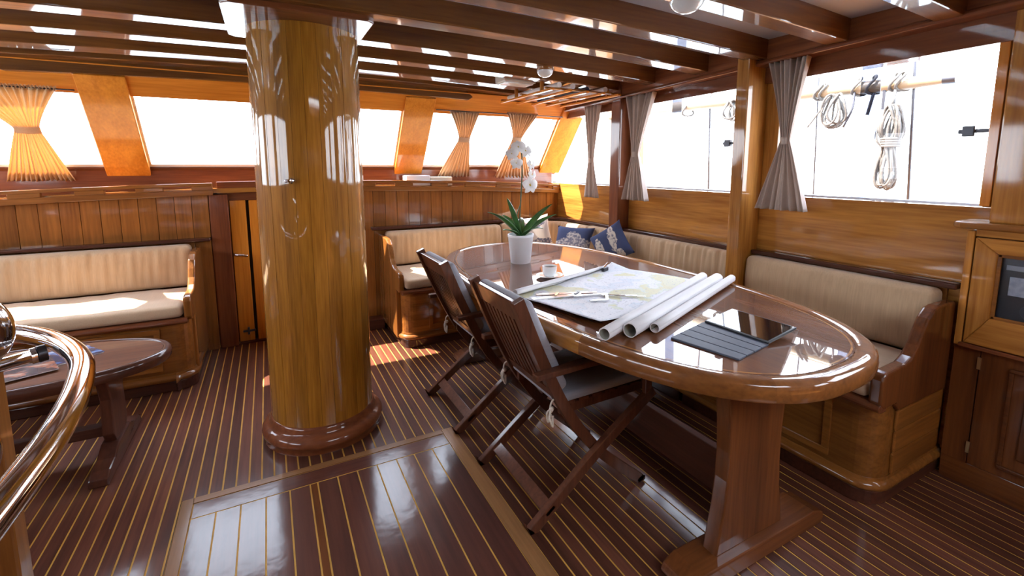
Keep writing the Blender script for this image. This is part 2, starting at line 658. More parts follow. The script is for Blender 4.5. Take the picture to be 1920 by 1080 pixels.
# hatch let into the floor
hz = 0.0012
hat = thing('floor_hatch', (0.19, 1.2, -0.0022), 'large planked floor hatch in a tan wooden frame before the column', 'hatch')
fr = MB()
mkobj('frame_strip', MB().box(HX0, HX0 + 0.040, HY0, HY1, -0.0022, 0.002), M['tan'], hat, 0.001)
mkobj('frame_strip', MB().box(HX1 - 0.060, HX1, HY0, HY1, -0.0022, 0.002), M['tan'], hat, 0.001)
mkobj('frame_strip', MB().box(HX0 + 0.041, HX1 - 0.061, HY1 - 0.036, HY1, -0.0022, 0.002), M['tan_x'], hat, 0.001)
mkobj('inlay', MB().box(HX0 + 0.044, HX1 - 0.063, HY0, HY1 - 0.04, -0.0022, 0.0002), M['caulk'], hat)
mkobj('border_board', MB().box(-0.340, 0.711, 2.010, 2.098, -0.0022, hz), M['hatch_x'], hat)
seams = [-0.340, -0.258, -0.173, -0.084, 0.004, 0.082, 0.112, 0.193, 0.276, 0.362, 0.450, 0.534, 0.622, 0.711]
for a, b in zip(seams[:-1], seams[1:]):
    if abs(a - 0.082) < 1e-6:
        mkobj('wide_strip', MB().box(a + 0.0028, b - 0.0028, HY0, 2.004, -0.0022, hz), M['mahog_y'], hat)
    else:
        mkobj('hatch_plank', MB().box(a + (0 if a < -0.33 else 0.003), b - (0 if b > 0.7 else 0.003), HY0, 2.004, -0.0022, hz), M['hatch'], hat)

# ------------------------------------------------------------------ ceiling: white panels between cambered beams
ceil = thing('ceiling', (0.15, 0.8, 2.05), 'low white panelled ceiling crossed by varnished cambered beams', 'ceiling', kind='structure')
OPX0, OPX1, OPY0, OPY1 = 0.10, 1.50, -2.05, -0.77       # open deck hatch added behind the camera to light the right side
beams = [-2.50, -2.08, -1.66, -1.24, -0.82, -0.40, 0.02, 0.44, 0.86, 1.28, 1.69, 2.08, 2.53, 2.91, 3.28, 3.585]
XS = [XL - 0.05 + (2.66 - XL + 0.05) * i / 24 for i in range(25)]
for i, y in enumerate(beams):
    x1 = 2.52
    beam_m = M['beam']
    for (xa, xb) in (((XL, OPX0), (OPX1, x1)) if OPY0 < y < OPY1 else ((XL, x1),)):
        xs = [xa + (xb - xa) * i_ / 22 for i_ in range(23)]
        poly = [(q, zb(q)) for q in xs] + [(q, zb(q) + 0.112) for q in reversed(xs)]
        bm_ = MB().prism(poly, 'y', y, y + 0.098)
        tilt = 0.0 if y < 2.0 else (0.005 if y < 3.0 else 0.011)      # undersides of forward beams tipped so that they mirror the bright windscreen
        bm_.v = [(p[0], p[1], p[2] - (tilt if p[1] > y + 0.05 and p[2] < zb(p[0]) + 0.01 else 0.0)) for p in bm_.v]
        mkobj('beam', bm_, beam_m, ceil, 0.006)
edges = [YA] + [y + 0.05 for y in beams] + [3.85]
for a, b in zip(edges[:-1], edges[1:]):
    poly = [(q, zb(q) + 0.104) for q in XS] + [(q, zb(q) + 0.13) for q in reversed(XS)]
    if a > 3.3:
        continue
    if OPY0 - 0.02 < a and b < OPY1 + 0.02:
        for (xa, xb) in ((XS[0], OPX0), (OPX1, XS[-1])):
            q_ = [xa + (xb - xa) * i_ / 10 for i_ in range(11)]
            mkobj('panel', MB().prism([(k, zb(k) + 0.104) for k in q_] + [(k, zb(k) + 0.13) for k in reversed(q_)], 'y', a, b), M['ceil'], ceil)
        continue
    mkobj('panel', MB().prism(poly, 'y', a, b), M['ceil'], ceil)


mkobj('panel', MB().prism([(k, zb(k) + 0.104) for k in XS] + [(k, zb(k) + 0.13) for k in reversed(XS)], 'y', 3.33, 3.85), M['ceil'], ceil)
poly = [(q, zb(q) + 0.131) for q in XS] + [(q, zb(q) + 0.16) for q in reversed(XS)]
mkobj('deck', MB().prism(poly, 'y', OPY1 + 0.02, 3.95), M['ceil'], ceil)
mkobj('deck', MB().prism(poly, 'y', YA - 0.1, OPY0 - 0.02), M['ceil'], ceil)
mkobj('added_hatch_coaming', MB().box(OPX0 - 0.03, OPX0, OPY0, OPY1, 2.0, 2.22).box(OPX1, OPX1 + 0.03, OPY0, OPY1, 2.0, 2.22), M['brown_y'], ceil, 0.004)

# ------------------------------------------------------------------ right wall
wr = thing('wall_right', (2.63, 0.7, 0), 'golden varnished right wall below the side windows', 'wall', kind='structure')
for (a, b) in ((0.0, 0.42), (0.421, 0.86), (0.8605, 1.182)):
    mkobj('board', MB().box(2.60, 2.66, YA, 4.12, a, b), M['gold_y'], wr, 0.0015)


def ylip(y):
    return 1.938 - 0.0294 * (y - 0.71)


# header above the windows and the moulded lip the curtains hang from
mb = MB()
ya, yb = -2.6, 4.0
for (x0, x1, dz0, dz1) in ((2.565, 2.66, -0.075, 0.005),):
    mb.hexa([(x0, ya, 1.862), (x1, ya, 1.862), (x1, yb, 1.80), (x0, yb, 1.80), (x0, ya, 2.12), (x1, ya, 2.12), (x1, yb, 2.10), (x0, yb, 2.10)])
mkobj('header', mb, M['red_y'], wr, 0.002)
lip = MB()
prof = [(2.475, 0.0), (2.47, 0.012), (2.475, 0.024), (2.488, 0.028), (2.492, 0.16), (2.566, 0.16), (2.566, 0.0)]
n = len(prof)
v = [(p[0], ya, ylip(ya) + p[1]) for p in prof] + [(p[0], yb - 0.35, ylip(yb - 0.35) + p[1]) for p in prof]
lip.add(v, [tuple(range(n)), tuple(range(2 * n - 1, n - 1, -1))] + [(i, (i + 1) % n, (i + 1) % n + n, i + n) for i in range(n)])
tr = mkobj('trim_1', lip, M['red_y'], None, 0.003, kind='structure', label='dark moulded lip running above the right windows')


def yz_box(y0, y1, z0, z1, x0=2.60, x1=2.66):
    return MB().box(x0, x1, y0, y1, z0, z1)


# wall pieces between the windows
for (a, b) in ((0.42, 0.775), (1.665, 1.93), (2.80, 3.04), (-2.6, -2.2), (-0.9, -0.6)):
    mkobj('board', yz_box(a, b, 1.183, 1.87), M['gold_z'], wr, 0.002)
# jamb of the right window, reddish, and thin sill beads
mkobj('jamb', MB().box(2.575, 2.60, 0.745, 0.777, 1.19, 1.862), M['orange_z'], wr, 0.002)
mkobj('jamb', MB().box(2.585, 2.60, 1.655, 1.70, 1.19, 1.862), M['gold_z'], wr, 0.002)
mkobj('jamb', MB().box(2.585, 2.60, 2.775, 2.815, 1.19, 1.862), M['gold_z'], wr, 0.002)
# posts standing proud of the wall
mkobj('trim_2', MB().box(2.42, 2.60, 1.745, 1.822, 0.0, 2.02), M['gold_z'], None, 0.006, kind='structure', label='square golden post between the two nearer right windows')
mkobj('trim_3', MB().box(2.48, 2.60, 2.88, 2.99, 0.0, 1.98), M['red_z'], None, 0.006, kind='structure', label='reddish post between the two farther right windows')
mkobj('trim_4', MB().box(2.56, 2.66, 0.36, 0.738, 1.125, 2.0), M['gold_z'], None, 0.006, kind='structure', label='wide golden post standing on the counter at the far right')


# side windows: glass, sliding overlap strip, channel and latch
def side_window(name, y0, y1, z0, z1, label, slant=0.0, strip=None, latch=None):
    t = thing(name, (2.64, (y0 + y1) / 2, z0), label, 'window', kind='structure')
    g = MB()
    x0, x1 = 2.632, 2.638
    q = [(y0, z0), (y1, z0), (y1 - slant, z1), (y0, z1)]
    g.prism(q, 'x', x0, x1)
    mkobj('pane', g, M['glass'], t)
    mkobj('channel', MB().box(2.615, 2.645, y0, y1, z0, z0 + 0.012), M['trimsteel'], t)
    if strip:
        mkobj('overlap_strip', MB().box(2.642, 2.647, strip, strip + 0.085, z0, z1), M['glass_edge'], t)
    if latch:
        l = MB().box(2.60, 2.625, latch, latch + 0.045, 1.488, 1.503)
        l.box(2.592, 2.622, latch + 0.045, latch + 0.085, 1.474, 1.517)
        l.box(2.600, 2.616, latch + 0.085, latch + 0.10, 1.486, 1.504)
        mkobj('latch', l, M['darkmetal'], t, 0.003)
    return t


side_window('window_1', 0.777, 1.665, 1.184, 1.862, 'large right window looking out on a rope coil', strip=1.20, latch=0.78)
side_window('window_2', 1.93, 2.80, 1.184, 1.85, 'right window between the golden and the reddish post', strip=2.42, latch=1.93)
side_window('window_3', 3.04, 4.06, 1.184, 1.83, 'slanted right window beside the front corner', slant=0.36)
side_window('window_4', -0.6, 0.42, 1.184, 1.86, 'right window behind the counter post')
side_window('window_5', -2.2, -0.9, 1.184, 1.86, 'rearmost right window')

# ------------------------------------------------------------------ front wall and windscreen
wf = thing('wall_front', (0.15, 3.95, 0), 'brown planked front wall below the windscreen ledge', 'wall', kind='structure')
random.seed(11)
x = -2.286
for rng in ((-2.286, -0.385), (0.664, 2.60)):
    x = rng[0]
    while x < rng[1] - 0.02:
        b = min(x + 0.1, rng[1])
        mkobj('board', MB().box(x + 0.0012, b - 0.0012, 3.93 + random.uniform(0, 0.0015), 3.965, 0, zl((x + b) / 2) - 0.088), M['brown_z'], wf, 0.0015)
        x += 0.1
bk_ = MB()
for (x0, x1) in ((XL, -0.385), (0.664, 2.60)):
    q_ = [x0 + (x1 - x0) * i_ / 12 for i_ in range(13)]
    bk_.prism([(k, 0.0) for k in q_] + [(k, zl(k) - 0.0755) for k in reversed(q_)], 'y', 3.966, 4.0)
mkobj('backing', bk_, M['dark_z'], wf)
# corner posts beside the doorway
mkobj('corner_post', MB().box(-0.384, -0.265, 3.93, 4.03, 0, 1.15), M['red_z'], wf, 0.008)
mkobj('corner_post', MB().box(0.60, 0.663, 3.95, 4.03, 0, 1.15), M['red_z'], wf, 0.008)
# plank above the door
mkobj('door_head', MB().box(-0.27, 0.62, 3.97, 4.03, 1.10, 1.16), M['red_x'], wf, 0.004)


def cam_strip(x0, x1, y0, y1, d0, d1, m=8):
    xs = [x0 + (x1 - x0) * i / m for i in range(m + 1)]
    return [(q, zl(q) + d0) for q in xs] + [(q, zl(q) + d1) for q in reversed(xs)], y0, y1


def rail_with_slots(x0, x1, slots):
    r = MB()
    H, y0, y1 = 0.088, 3.895, 3.928
    for (d0, d1) in ((-H, -0.050), (-0.022, 0.0)):
        p, a, b = cam_strip(x0, x1, y0, y1, d0, d1, 16)
        r.prism(p, 'y', a, b)
    xs = [x0] + [q for s in slots for q in s] + [x1]
    for a, b in zip(xs[0::2], xs[1::2]):
        p, c, d = cam_strip(a, b, y0, y1, -0.050, -0.022, 3)
        # rounded slot ends: taper the little blocks
        r.prism(p, 'y', c, d)
    return r


sl = [(-2.185 + 0.31 * i, -2.185 + 0.31 * i + 0.16) for i in range(6)]
mkobj('slotted_rail', rail_with_slots(-2.29, -0.35, sl), M['brown_x'], wf, 0.004)
sr = [(0.785 + 0.314 * i, 0.785 + 0.314 * i + 0.162) for i in range(6)]
mkobj('slotted_rail', rail_with_slots(0.655, 2.60, sr), M['brown_x'], wf, 0.004)
p, a, b = cam_strip(-0.33, 0.66, 3.95, 4.0, -0.085, 0.004)
mkobj('rail_return', MB().prism(p, 'y', a, b), M['red_x'], wf, 0.004)
p, a, b = cam_strip(XL, 2.62, 3.929, 4.2, -0.075, -0.043, 16)
mkobj('ledge', MB().prism(p, 'y', a, b), M['gold_x'], wf)
# sill board under the glass
xs = [XL + (2.66 - XL) * i / 16 for i in range(17)]
mkobj('sill_board', MB().prism([(q, zl(q) - 0.06) for q in xs] + [(q, 1.343) for q in reversed(xs)], 'y', 4.14, 4.19), M['red_x'], wf, 0.003)


def WS(x, s, d):
    """point on the raked windscreen: s up the slope, d inwards"""
    return (x, 4.15 - 0.608 * s - 0.794 * d, 1.32 + 0.794 * s - 0.608 * d)


def ws_box(x0, x1, s0, s1, d0, d1):
    return [WS(x0, s0, d0), WS(x1, s0, d0), WS(x1, s0, d1), WS(x0, s0, d1), WS(x0, s1, d0), WS(x1, s1, d0), WS(x1, s1, d1), WS(x0, s1, d1)]


mkobj('windscreen_header', MB().hexa(ws_box(XL - 0.1, 2.72, 0.60, 0.805, -0.05, 0.012)), M['orange_x'], wf, 0.003)
mkobj('windscreen_foot', MB().hexa(ws_box(XL - 0.1, 2.72, -0.06, 0.03, -0.05, 0.008)), M['red_x'], wf, 0.003)
hx = [-1.27 + (1.52 + 1.27) * i / 16 for i in range(17)]
hp = [(q, zb(q) - 0.078) for q in hx] + [(1.56, zb(1.56) - 0.05), (1.50, zb(1.5) - 0.002)] + [(q, zb(q) - 0.002) for q in reversed(hx[:-1])] + [(-1.31, zb(-1.31) - 0.04)]
mkobj('header_beam', MB().prism(hp, 'y', 3.655, 3.712), M['beam'], wf, 0.005)
posts = [(-2.36, -2.10), (-0.98, -0.735), (0.0, 0.26), (1.0, 1.248), (2.50, 2.75)]
for a, b in posts:
    mkobj('windscreen_post', MB().hexa(ws_box(a, b, -0.03, 0.74, -0.05, 0.03)), M['orange_z'], wf, 0.006)
for i, (a, b) in enumerate(zip(posts[:-1], posts[1:])):
    nm = ['left windscreen pane beside the gathered curtain', 'windscreen pane left of the round column', 'windscreen pane just right of the round column', 'right windscreen pane with two gathered curtains'][i]
    t = thing('window_%d' % (6 + i), WS((a[1] + b[0]) / 2, 0.03, 0), nm, 'window', kind='structure')
    mkobj('pane', MB().hexa(ws_box(a[1], b[0], 0.03, 0.60, -0.03, -0.024)), M['glass'], t)
    f = MB()
    f.hexa(ws_box(a[1], b[0], 0.03, 0.052, -0.034, -0.004))
    f.hexa(ws_box(b[0] - 0.012, b[0], 0.052, 0.60, -0.034, -0.004))
    f.hexa(ws_box(a[1], a[1] + 0.012, 0.052, 0.60, -0.034, -0.004))
    mkobj('window_frame', f, M['frame'], t)

# door under the windscreen, seen beside the column
d = thing('door_1', (0.17, 4.0, 0), 'low varnished double door under the windscreen behind the column', 'door', kind='structure')
for a, b in ((-0.262, -0.158), (-0.138, 0.18), (0.184, 0.42), (0.424, 0.598)):
    mkobj('door_board', MB().box(a, b, 3.985, 4.02, 0.012, 1.10), M['orange_z'], d, 0.004)
mkobj('door_lining', MB().box(-0.40, 0.68, 4.031, 4.05, 0.0, 1.17), M['toe'], d)
h = MB().tube(smoothpath([(-0.245, 3.985, 0.70), (-0.245, 3.93, 0.70), (-0.21, 3.915, 0.698), (-0.165, 3.915, 0.69)], 6), 0.010, 10)
mkobj('door_handle', h, M['chrome'], d, smooth=True)
mkobj('bolt', MB().box(-0.235, -0.15, 3.972, 3.985, 0.085, 0.10).box(-0.205, -0.190, 3.968, 3.985, 0.065, 0.12), M['darkmetal'], d, 0.002)
mkobj('threshold', MB().box(-0.262, 0.60, 3.955, 4.03, -0.002, 0.012), M['dark_x'], d, 0.002)
mkobj('door_step', MB().box(0.56, 0.80, 3.80, 3.925, 0.0, 0.085), M['dark_x'], None, 0.006, label='small dark wooden step block on the floor beside the column', category='step')

# ------------------------------------------------------------------ unseen rest of the cabin: left and aft walls with windows
wl = thing('wall_left', (-2.33, 0.7, 0), 'golden left wall of the cabin with side windows', 'wall', kind='structure')
mkobj('board', MB().box(XL - 0.06, XL, YA, 4.12, 0, 0.6), M['gold_y'], wl)
mkobj('board', MB().box(XL - 0.06, XL, YA, 4.12, 0.601, 1.18), M['gold_y'], wl)
mkobj('header', MB().box(XL - 0.06, XL, YA, 4.0, 1.80, 2.06), M['red_y'], wl)
lw = [(-2.6, 0.30), (1.65, 1.93), (2.80, 3.04), (3.75, 4.12)]
for a, b in lw:
    mkobj('board', MB().box(XL - 0.06, XL, a, b, 1.181, 1.80), M['gold_z'], wl)
for i, (a, b) in enumerate(zip(lw[:-1], lw[1:])):
    t = thing('window_%d' % (10 + i), (XL - 0.03, (a[1] + b[0]) / 2, 1.18), 'side window %s in the left wall' % ['beside the railing', 'beside the low table', 'nearest the front'][i], 'window', kind='structure')
    mkobj('pane', MB().box(XL - 0.034, XL - 0.028, a[1], b[0], 1.181, 1.80), M['glass'], t)
wa = thing('wall_aft', (0.15, -2.63, 0), 'plain brown aft wall of the cabin', 'wall', kind='structure')
mkobj('board', MB().box(XL - 0.06, 2.66, YA - 0.06, YA, 0, 1.85), M['brown_x'], wa)
mkobj('header', MB().box(XL - 0.06, 2.66, YA - 0.06, YA, 1.85, 2.12), M['red_x'], wa)

# ------------------------------------------------------------------ round column around the mast
CX, CY, CR = 0.192, 2.49, 0.244
colm = thing('column', (CX, CY, 0), 'thick round varnished column of vertical staves standing before the hatch', 'column', kind='structure')
mkobj('core', MB().lathe([(CR - 0.004, 0.0), (CR - 0.004, 2.08)], (CX, CY), 64), M['dark_z'], colm, smooth=True)
random.seed(5)
NS = 26
for i in range(NS):
    a0, a1 = 2 * PI * i / NS + 0.0022, 2 * PI * (i + 1) / NS - 0.0022
    r1 = CR + random.uniform(-0.0006, 0.0008)
    mb = MB()
    mb.grid(lambda u, t: (CX + r1 * math.cos(a0 + (a1 - a0) * u), CY + r1 * math.sin(a0 + (a1 - a0) * u), 0.05 + 2.03 * t), 5, 1)
    mb.grid(lambda u, t: (CX + (r1 - 0.006 * u) * math.cos(a0), CY + (r1 - 0.006 * u) * math.sin(a0), 0.05 + 2.03 * t), 1, 1)
    mb.grid(lambda u, t: (CX + (r1 - 0.006 * u) * math.cos(a1), CY + (r1 - 0.006 * u) * math.sin(a1), 0.05 + 2.03 * t), 1, 1)
    mkobj('stave', mb, M['column'], colm, smooth=40, recalc=False)
base = [(0.284, 0.0), (0.284, 0.026), (0.290, 0.030), (0.293, 0.042), (0.291, 0.056), (0.283, 0.068), (0.270, 0.076), (0.262, 0.080), (0.256, 0.090), (0.252, 0.104), (0.247, 0.116), (0.240, 0.118)]
mkobj('base_ring', MB().lathe(base, (CX, CY), 72), M['red_x'], colm, smooth=True)
x0, x1, y0, y1 = -0.125, 0.452, 2.115, 2.66
ch = 0.03
oct_ = [(x0 + ch, y0), (x1 - ch, y0), (x1, y0 + ch), (x1, y1 - ch), (x1 - ch, y1), (x0 + ch, y1), (x0, y1 - ch), (x0, y0 + ch)]
mkobj('collar', MB().prism(oct_, 'z', 1.965, 2.09), M['red_x'], colm, 0.006)
a = math.radians(-112)
px, py = CX + CR * math.cos(a), CY + CR * math.sin(a)
kn = MB().tube([(px, py, 1.288), (px + 0.02 * math.cos(a), py + 0.02 * math.sin(a), 1.288)], 0.008, 10)
kn.tube([(px + 0.018 * math.cos(a), py + 0.018 * math.sin(a), 1.275), (px + 0.022 * math.cos(a), py + 0.022 * math.sin(a), 1.30)], 0.006, 8)
kn.tube([(px - 0.028, py + 0.008, 1.286), (px - 0.03, py - 0.008, 1.286)], 0.007, 8)
mkobj('coat_hook', kn, M['chrome'], colm, smooth=True)

# ------------------------------------------------------------------ settees
M['chair'] = wood('oiled dark chair wood', (0.055, 0.017, 0.009), (0.130, 0.043, 0.020), 'z', 0.3, 0.6, 0.12, 0.1)
END = [(0.03, 0.43), (0.0, 0.455), (0.0, 0.55), (0.012, 0.572), (0.035, 0.580), (0.17, 0.586), (0.215, 0.605), (0.255, 0.645), (0.285, 0.695), (0.32, 0.745), (0.365, 0.776), (0.41, 0.785), (0.57, 0.785)]


def roundcorner(c, r, a0, a1, n=7):
    return [(c[0] + r * math.cos(a0 + (a1 - a0) * i / n), c[1] + r * math.sin(a0 + (a1 - a0) * i / n)) for i in range(n + 1)]


def cushion(name, path, th, z0, z1, mat, label, group, wr=0.003, lean=0.0, bulge=0.008, category='cushion', rad=None, seed=1):
    """upholstered cushion following a plan path; its front lies on the left of the path"""
    P = [Vector((p[0], p[1], 0)) for p in path]
    cum = [0.0]
    for a, b in zip(P[:-1], P[1:]):
        cum.append(cum[-1] + (b - a).length)
    Lg = cum[-1]

    def at(s_):
        s_ = max(0.0, min(Lg, s_))
        for i in range(len(P) - 1):
            if s_ <= cum[i + 1] + 1e-9:
                t = (s_ - cum[i]) / max(1e-9, cum[i + 1] - cum[i])
                d = (P[i + 1] - P[i]).normalized()
                if 0 < i and t < 0.5:
                    d = d.lerp((P[i] - P[i - 1]).normalized(), 0.5 - t).normalized()
                if i < len(P) - 2 and t > 0.5:
                    d = d.lerp((P[i + 2] - P[i + 1]).normalized(), t - 0.5).normalized()
                return P[i].lerp(P[i + 1], t), d
        return P[-1], (P[-1] - P[-2]).normalized()
    H = z1 - z0
    rnd = random.Random(seed)
    ph = [rnd.uniform(0, 6.28) for _ in range(5)]

    def fn(x_, y_, z_):
        p, d = at(x_ + Lg / 2)
        nrm = Vector((-d.y, d.x, 0))
        zz = (z_ + H / 2) / H
        s_ = x_ + Lg / 2
        fold = wr * (0.6 * math.sin(s_ * 42 + ph[0] + 2.0 * zz) + 0.6 * math.sin(s_ * 83 + ph[1] - 2.2 * zz) + 0.6 * math.sin(s_ * 137 + ph[2] + 1.5 * zz)) * (0.35 + 0.65 * zz)
        fold *= 0.65 + 0.35 * math.sin(s_ * 2.3 + ph[3])
        k = max(0.0, y_ / (th / 2))
        off = y_ + k * (fold + bulge * math.sin(PI * min(1, max(0, zz)))) - lean * (zz - 0.0)
        q = p + nrm * off
        return (q.x, q.y, z0 + z_ + H / 2)
    mb_ = MB().softbox(fn, Lg, th, H, rad or min(th, H) * 0.3, max(8, int(Lg / 0.0105)), 3, 10)
    return mkobj(name, mb_, mat, None, smooth=True, label=label, category=category, group=group)


def seatpad(name, x0, x1, y0, y1, z0, z1, mat, label, group, seed=2, amp=0.003):
    rnd = random.Random(seed)
    ph = [rnd.uniform(0, 6.28) for _ in range(4)]
    cx, cy, cz = (x0 + x1) / 2, (y0 + y1) / 2, (z0 + z1) / 2

    def fn(a, b, c):
        k = max(0.0, c / ((z1 - z0) / 2))
        dz = k * amp * (math.sin(a * 9 + b * 5 + ph[0]) + 0.8 * math.sin(b * 21 - a * 7 + ph[1]) + 0.5 * math.sin(a * 37 + b * 19 + ph[2]))
        dz += k * 0.008 * math.cos(PI * a / (x1 - x0)) * math.cos(PI * b / (y1 - y0))
        return (cx + a, cy + b, cz + c + dz)
    mb_ = MB().softbox(fn, x1 - x0, y1 - y0, z1 - z0, (z1 - z0) * 0.4, 26, 26, 2)
    return mkobj(name, mb_, mat, None, smooth=True, label=label, category='cushion', group=group)


def offset_poly(poly, d):
    """outward offset of a counter-clockwise polygon"""
    n_ = len(poly)
    r = []
    for i in range(n_):
        p0, p1, p2 = Vector(poly[i - 1]), Vector(poly[i]), Vector(poly[(i + 1) % n_])
        a_, b_ = (p1 - p0).normalized(), (p2 - p1).normalized()
        na, nb = Vector((a_.y, -a_.x)), Vector((b_.y, -b_.x))
        m_ = (na + nb)
        m_ = m_ / max(0.3, m_.dot(na)) if m_.length > 1e-6 else na
        r.append(tuple(p1 + m_ * d))
    return r


def settee_base(t, poly, mat):
    mkobj('base', MB().prism(poly, 'z', 0.10, 0.425), mat, t, 0.002)
    bead = MB()
    n_ = len(poly)
    prof_ = [(-0.02, 0.062), (0.012, 0.062), (0.022, 0.070), (0.024, 0.082), (0.018, 0.094), (0.006, 0.10), (0.004, 0.112), (-0.02, 0.114)]
    rings = [offset_poly(poly, p[0]) for p in prof_]
    vv = [(q[0], q[1], p[1]) for ring, p in zip(rings, prof_) for q in ring]
    ff = []
    for k in range(len(prof_) - 1):
        for i in range(n_):
            j = (i + 1) % n_
            ff.append((k * n_ + i, k * n_ + j, (k + 1) * n_ + j, (k + 1) * n_ + i))
    bead.add(vv, ff)
    mkobj('skirting', bead, mat, t, smooth=50)
    mkobj('plinth', MB().prism(offset_poly(poly, 0.010), 'z', 0.0, 0.063), M['dark_x'], t, 0.006)


# right settee, beside the counter
t = thing('settee', (2.3, 1.28, 0), 'built-in settee end with curved arm panel against the counter cabinet', 'settee', 'built-in settees')
poly = roundcorner((2.125, 0.905), 0.09, PI, 1.5 * PI) + [(2.545, 0.815), (2.598, 0.815), (2.598, 1.742), (2.035, 1.742)]
settee_base(t, poly, M['brown_y'])
for a, b in ((0.98, 1.70),):
    f = MB().box(2.026, 2.036, a, b, 0.135, 0.165).box(2.026, 2.036, a, b, 0.365, 0.395)
    f.box(2.026, 2.036, a, a + 0.03, 0.165, 0.365).box(2.026, 2.036, b - 0.03, b, 0.165, 0.365)
    mkobj('front_frame', f, M['brown_y'], t, 0.002)
for k in range(3):
    mkobj('end_board', MB().box(2.15, 2.545, 0.803, 0.816, 0.118 + 0.092 * k, 0.206 + 0.092 * k), M['brown_x'], t, 0.006)
pp = [(1.988 + a, b) for a, b in END[:-1]] + [(2.545, 0.785), (2.545, 0.395), (2.14, 0.395), (2.11, 0.43)]
mkobj('end_panel', MB().prism(pp, 'y', 0.797, 0.842), M['mahog_z'], t, 0.010, seg=3)
noz = [(2.04, 0.418), (1.998, 0.420), (1.984, 0.428), (1.980, 0.437), (1.984, 0.446), (1.998, 0.454), (2.04, 0.455)]
mkobj('seat_rail', MB().prism(noz, 'y', 0.800, 1.742), M['red_y'], t, 0.002)
mkobj('seat_board', MB().box(2.03, 2.598, 0.845, 1.742, 0.426, 0.452), M['brown_y'], t)
mkobj('back_board', MB().box(2.585, 2.599, 0.845, 1.742, 0.452, 0.83), M['brown_y'], t)
seatpad('seat_cushion', 1.995, 2.50, 0.848, 1.738, 0.456, 0.528, M['creamseat'], 'tan seat cushion at the end of the table beside the counter', 'settee seat cushions', 3)
cushion('back_cushion', [(2.532, 0.850), (2.532, 1.738)], 0.100, 0.529, 0.828, M['cream'], 'tan backrest cushion nearest the counter cabinet', 'settee backrest cushions', 0.0025, 0.0, 0.012, seed=5)

# front settee, L-shaped along the windscreen wall and the right wall
t = thing('settee', (1.7, 3.3, 0), 'L-shaped built-in settee wrapping the front right corner behind the table', 'settee', 'built-in settees')
poly = roundcorner((0.92, 3.37), 0.09, PI, 1.5 * PI) + [(2.035, 3.28), (2.035, 1.79), (2.598, 1.79), (2.598, 3.92), (0.83, 3.92)]
settee_base(t, poly, M['brown_x'])
for a, b in ((1.02, 1.50), (1.55, 2.0)):
    f = MB().box(a, b, 3.270, 3.281, 0.135, 0.165).box(a, b, 3.270, 3.281, 0.365, 0.395)
    f.box(a, a + 0.03, 3.270, 3.281, 0.165, 0.365).box(b - 0.03, b, 3.270, 3.281, 0.165, 0.365)
    mkobj('front_frame', f, M['brown_x'], t, 0.002)
pp = [(3.262 + a * 1.0, b) for a, b in END[:-1]] + [(3.925, 0.785), (3.925, 0.06), (3.37, 0.06), (3.37, 0.43)]
mkobj('end_panel', MB().prism(pp, 'x', 0.795, 0.835), M['brown_z'], t, 0.010, seg=3)
noz2 = [(a - 2.035 + 3.28, b) for a, b in noz]
mkobj('seat_rail', MB().prism(noz2, 'x', 0.812, 2.04), M['red_x'], t, 0.002)
mkobj('seat_rail', MB().prism(noz, 'y', 1.79, 3.24), M['red_y'], t, 0.002)
mkobj('seat_board', MB().box(0.836, 2.598, 3.28, 3.92, 0.426, 0.452).box(2.03, 2.598, 1.79, 3.279, 0.426, 0.452), M['brown_x'], t)
seatpad('seat_cushion', 0.838, 1.90, 3.245, 3.80, 0.456, 0.528, M['creamseat'], 'tan seat cushion left of the orchid, along the front wall', 'settee seat cushions', 8)
seatpad('seat_cushion', 1.905, 2.50, 3.245, 3.80, 0.456, 0.528, M['creamseat'], 'tan seat cushion in the front right corner under the pillows', 'settee seat cushions', 9)
seatpad('seat_cushion', 1.995, 2.50, 1.795, 3.24, 0.456, 0.528, M['creamseat'], 'tan seat cushion along the right wall behind the table', 'settee seat cushions', 10)
cushion('back_cushion', [(1.90, 3.840), (0.84, 3.840)], 0.110, 0.529, 0.812, M['cream'], 'tan backrest cushion of the front settee, left of the orchid', 'settee backrest cushions', 0.006, 0.02, seed=12)
arc = [(2.535, 3.30)] + [(2.335 + 0.20 * math.cos(a), 3.655 + 0.20 * math.sin(a)) for a in [PI / 2 * i / 8 for i in range(9)]] + [(1.905, 3.855)]
cushion('back_cushion', arc, 0.100, 0.529, 0.818, M['cream'], 'curved tan backrest cushion in the front right corner behind the pillows', 'settee backrest cushions', 0.007, 0.0, seed=14)
cushion('back_cushion', [(2.532, 1.835), (2.532, 3.295)], 0.100, 0.529, 0.828, M['cream'], 'tan backrest cushion along the right wall with many vertical gathers', 'settee backrest cushions', 0.0085, 0.0, seed=15)

# left settee
t = thing('settee', (-1.4, 3.3, 0), 'built-in settee against the left part of the front wall behind the low table', 'settee', 'built-in settees')
poly = [(XL + 0.01, 3.30), (-0.56, 3.30)] + roundcorner((-0.56, 3.39), 0.09, -PI / 2, 0) + [(-0.47, 3.92), (XL + 0.01, 3.92)]
settee_base(t, poly, M['brown_x'])
for a, b in ((-1.13, -0.62), (-1.75, -1.20)):
    f = MB().box(a, b, 3.289, 3.301, 0.135, 0.165).box(a, b, 3.289, 3.301, 0.365, 0.395)
    f.box(a, a + 0.03, 3.289, 3.301, 0.165, 0.365).box(b - 0.03, b, 3.289, 3.301, 0.165, 0.365)
    mkobj('front_frame', f, M['brown_x'], t, 0.002)
mkobj('vent_panel', MB().box(-0.98, -0.76, 3.294, 3.301, 0.20, 0.33), M['dark_x'], t, 0.002)
pp = [(3.27 + a, b) for a, b in END[:-1]] + [(3.925, 0.785), (3.925, 0.06), (3.39, 0.06), (3.39, 0.43)]
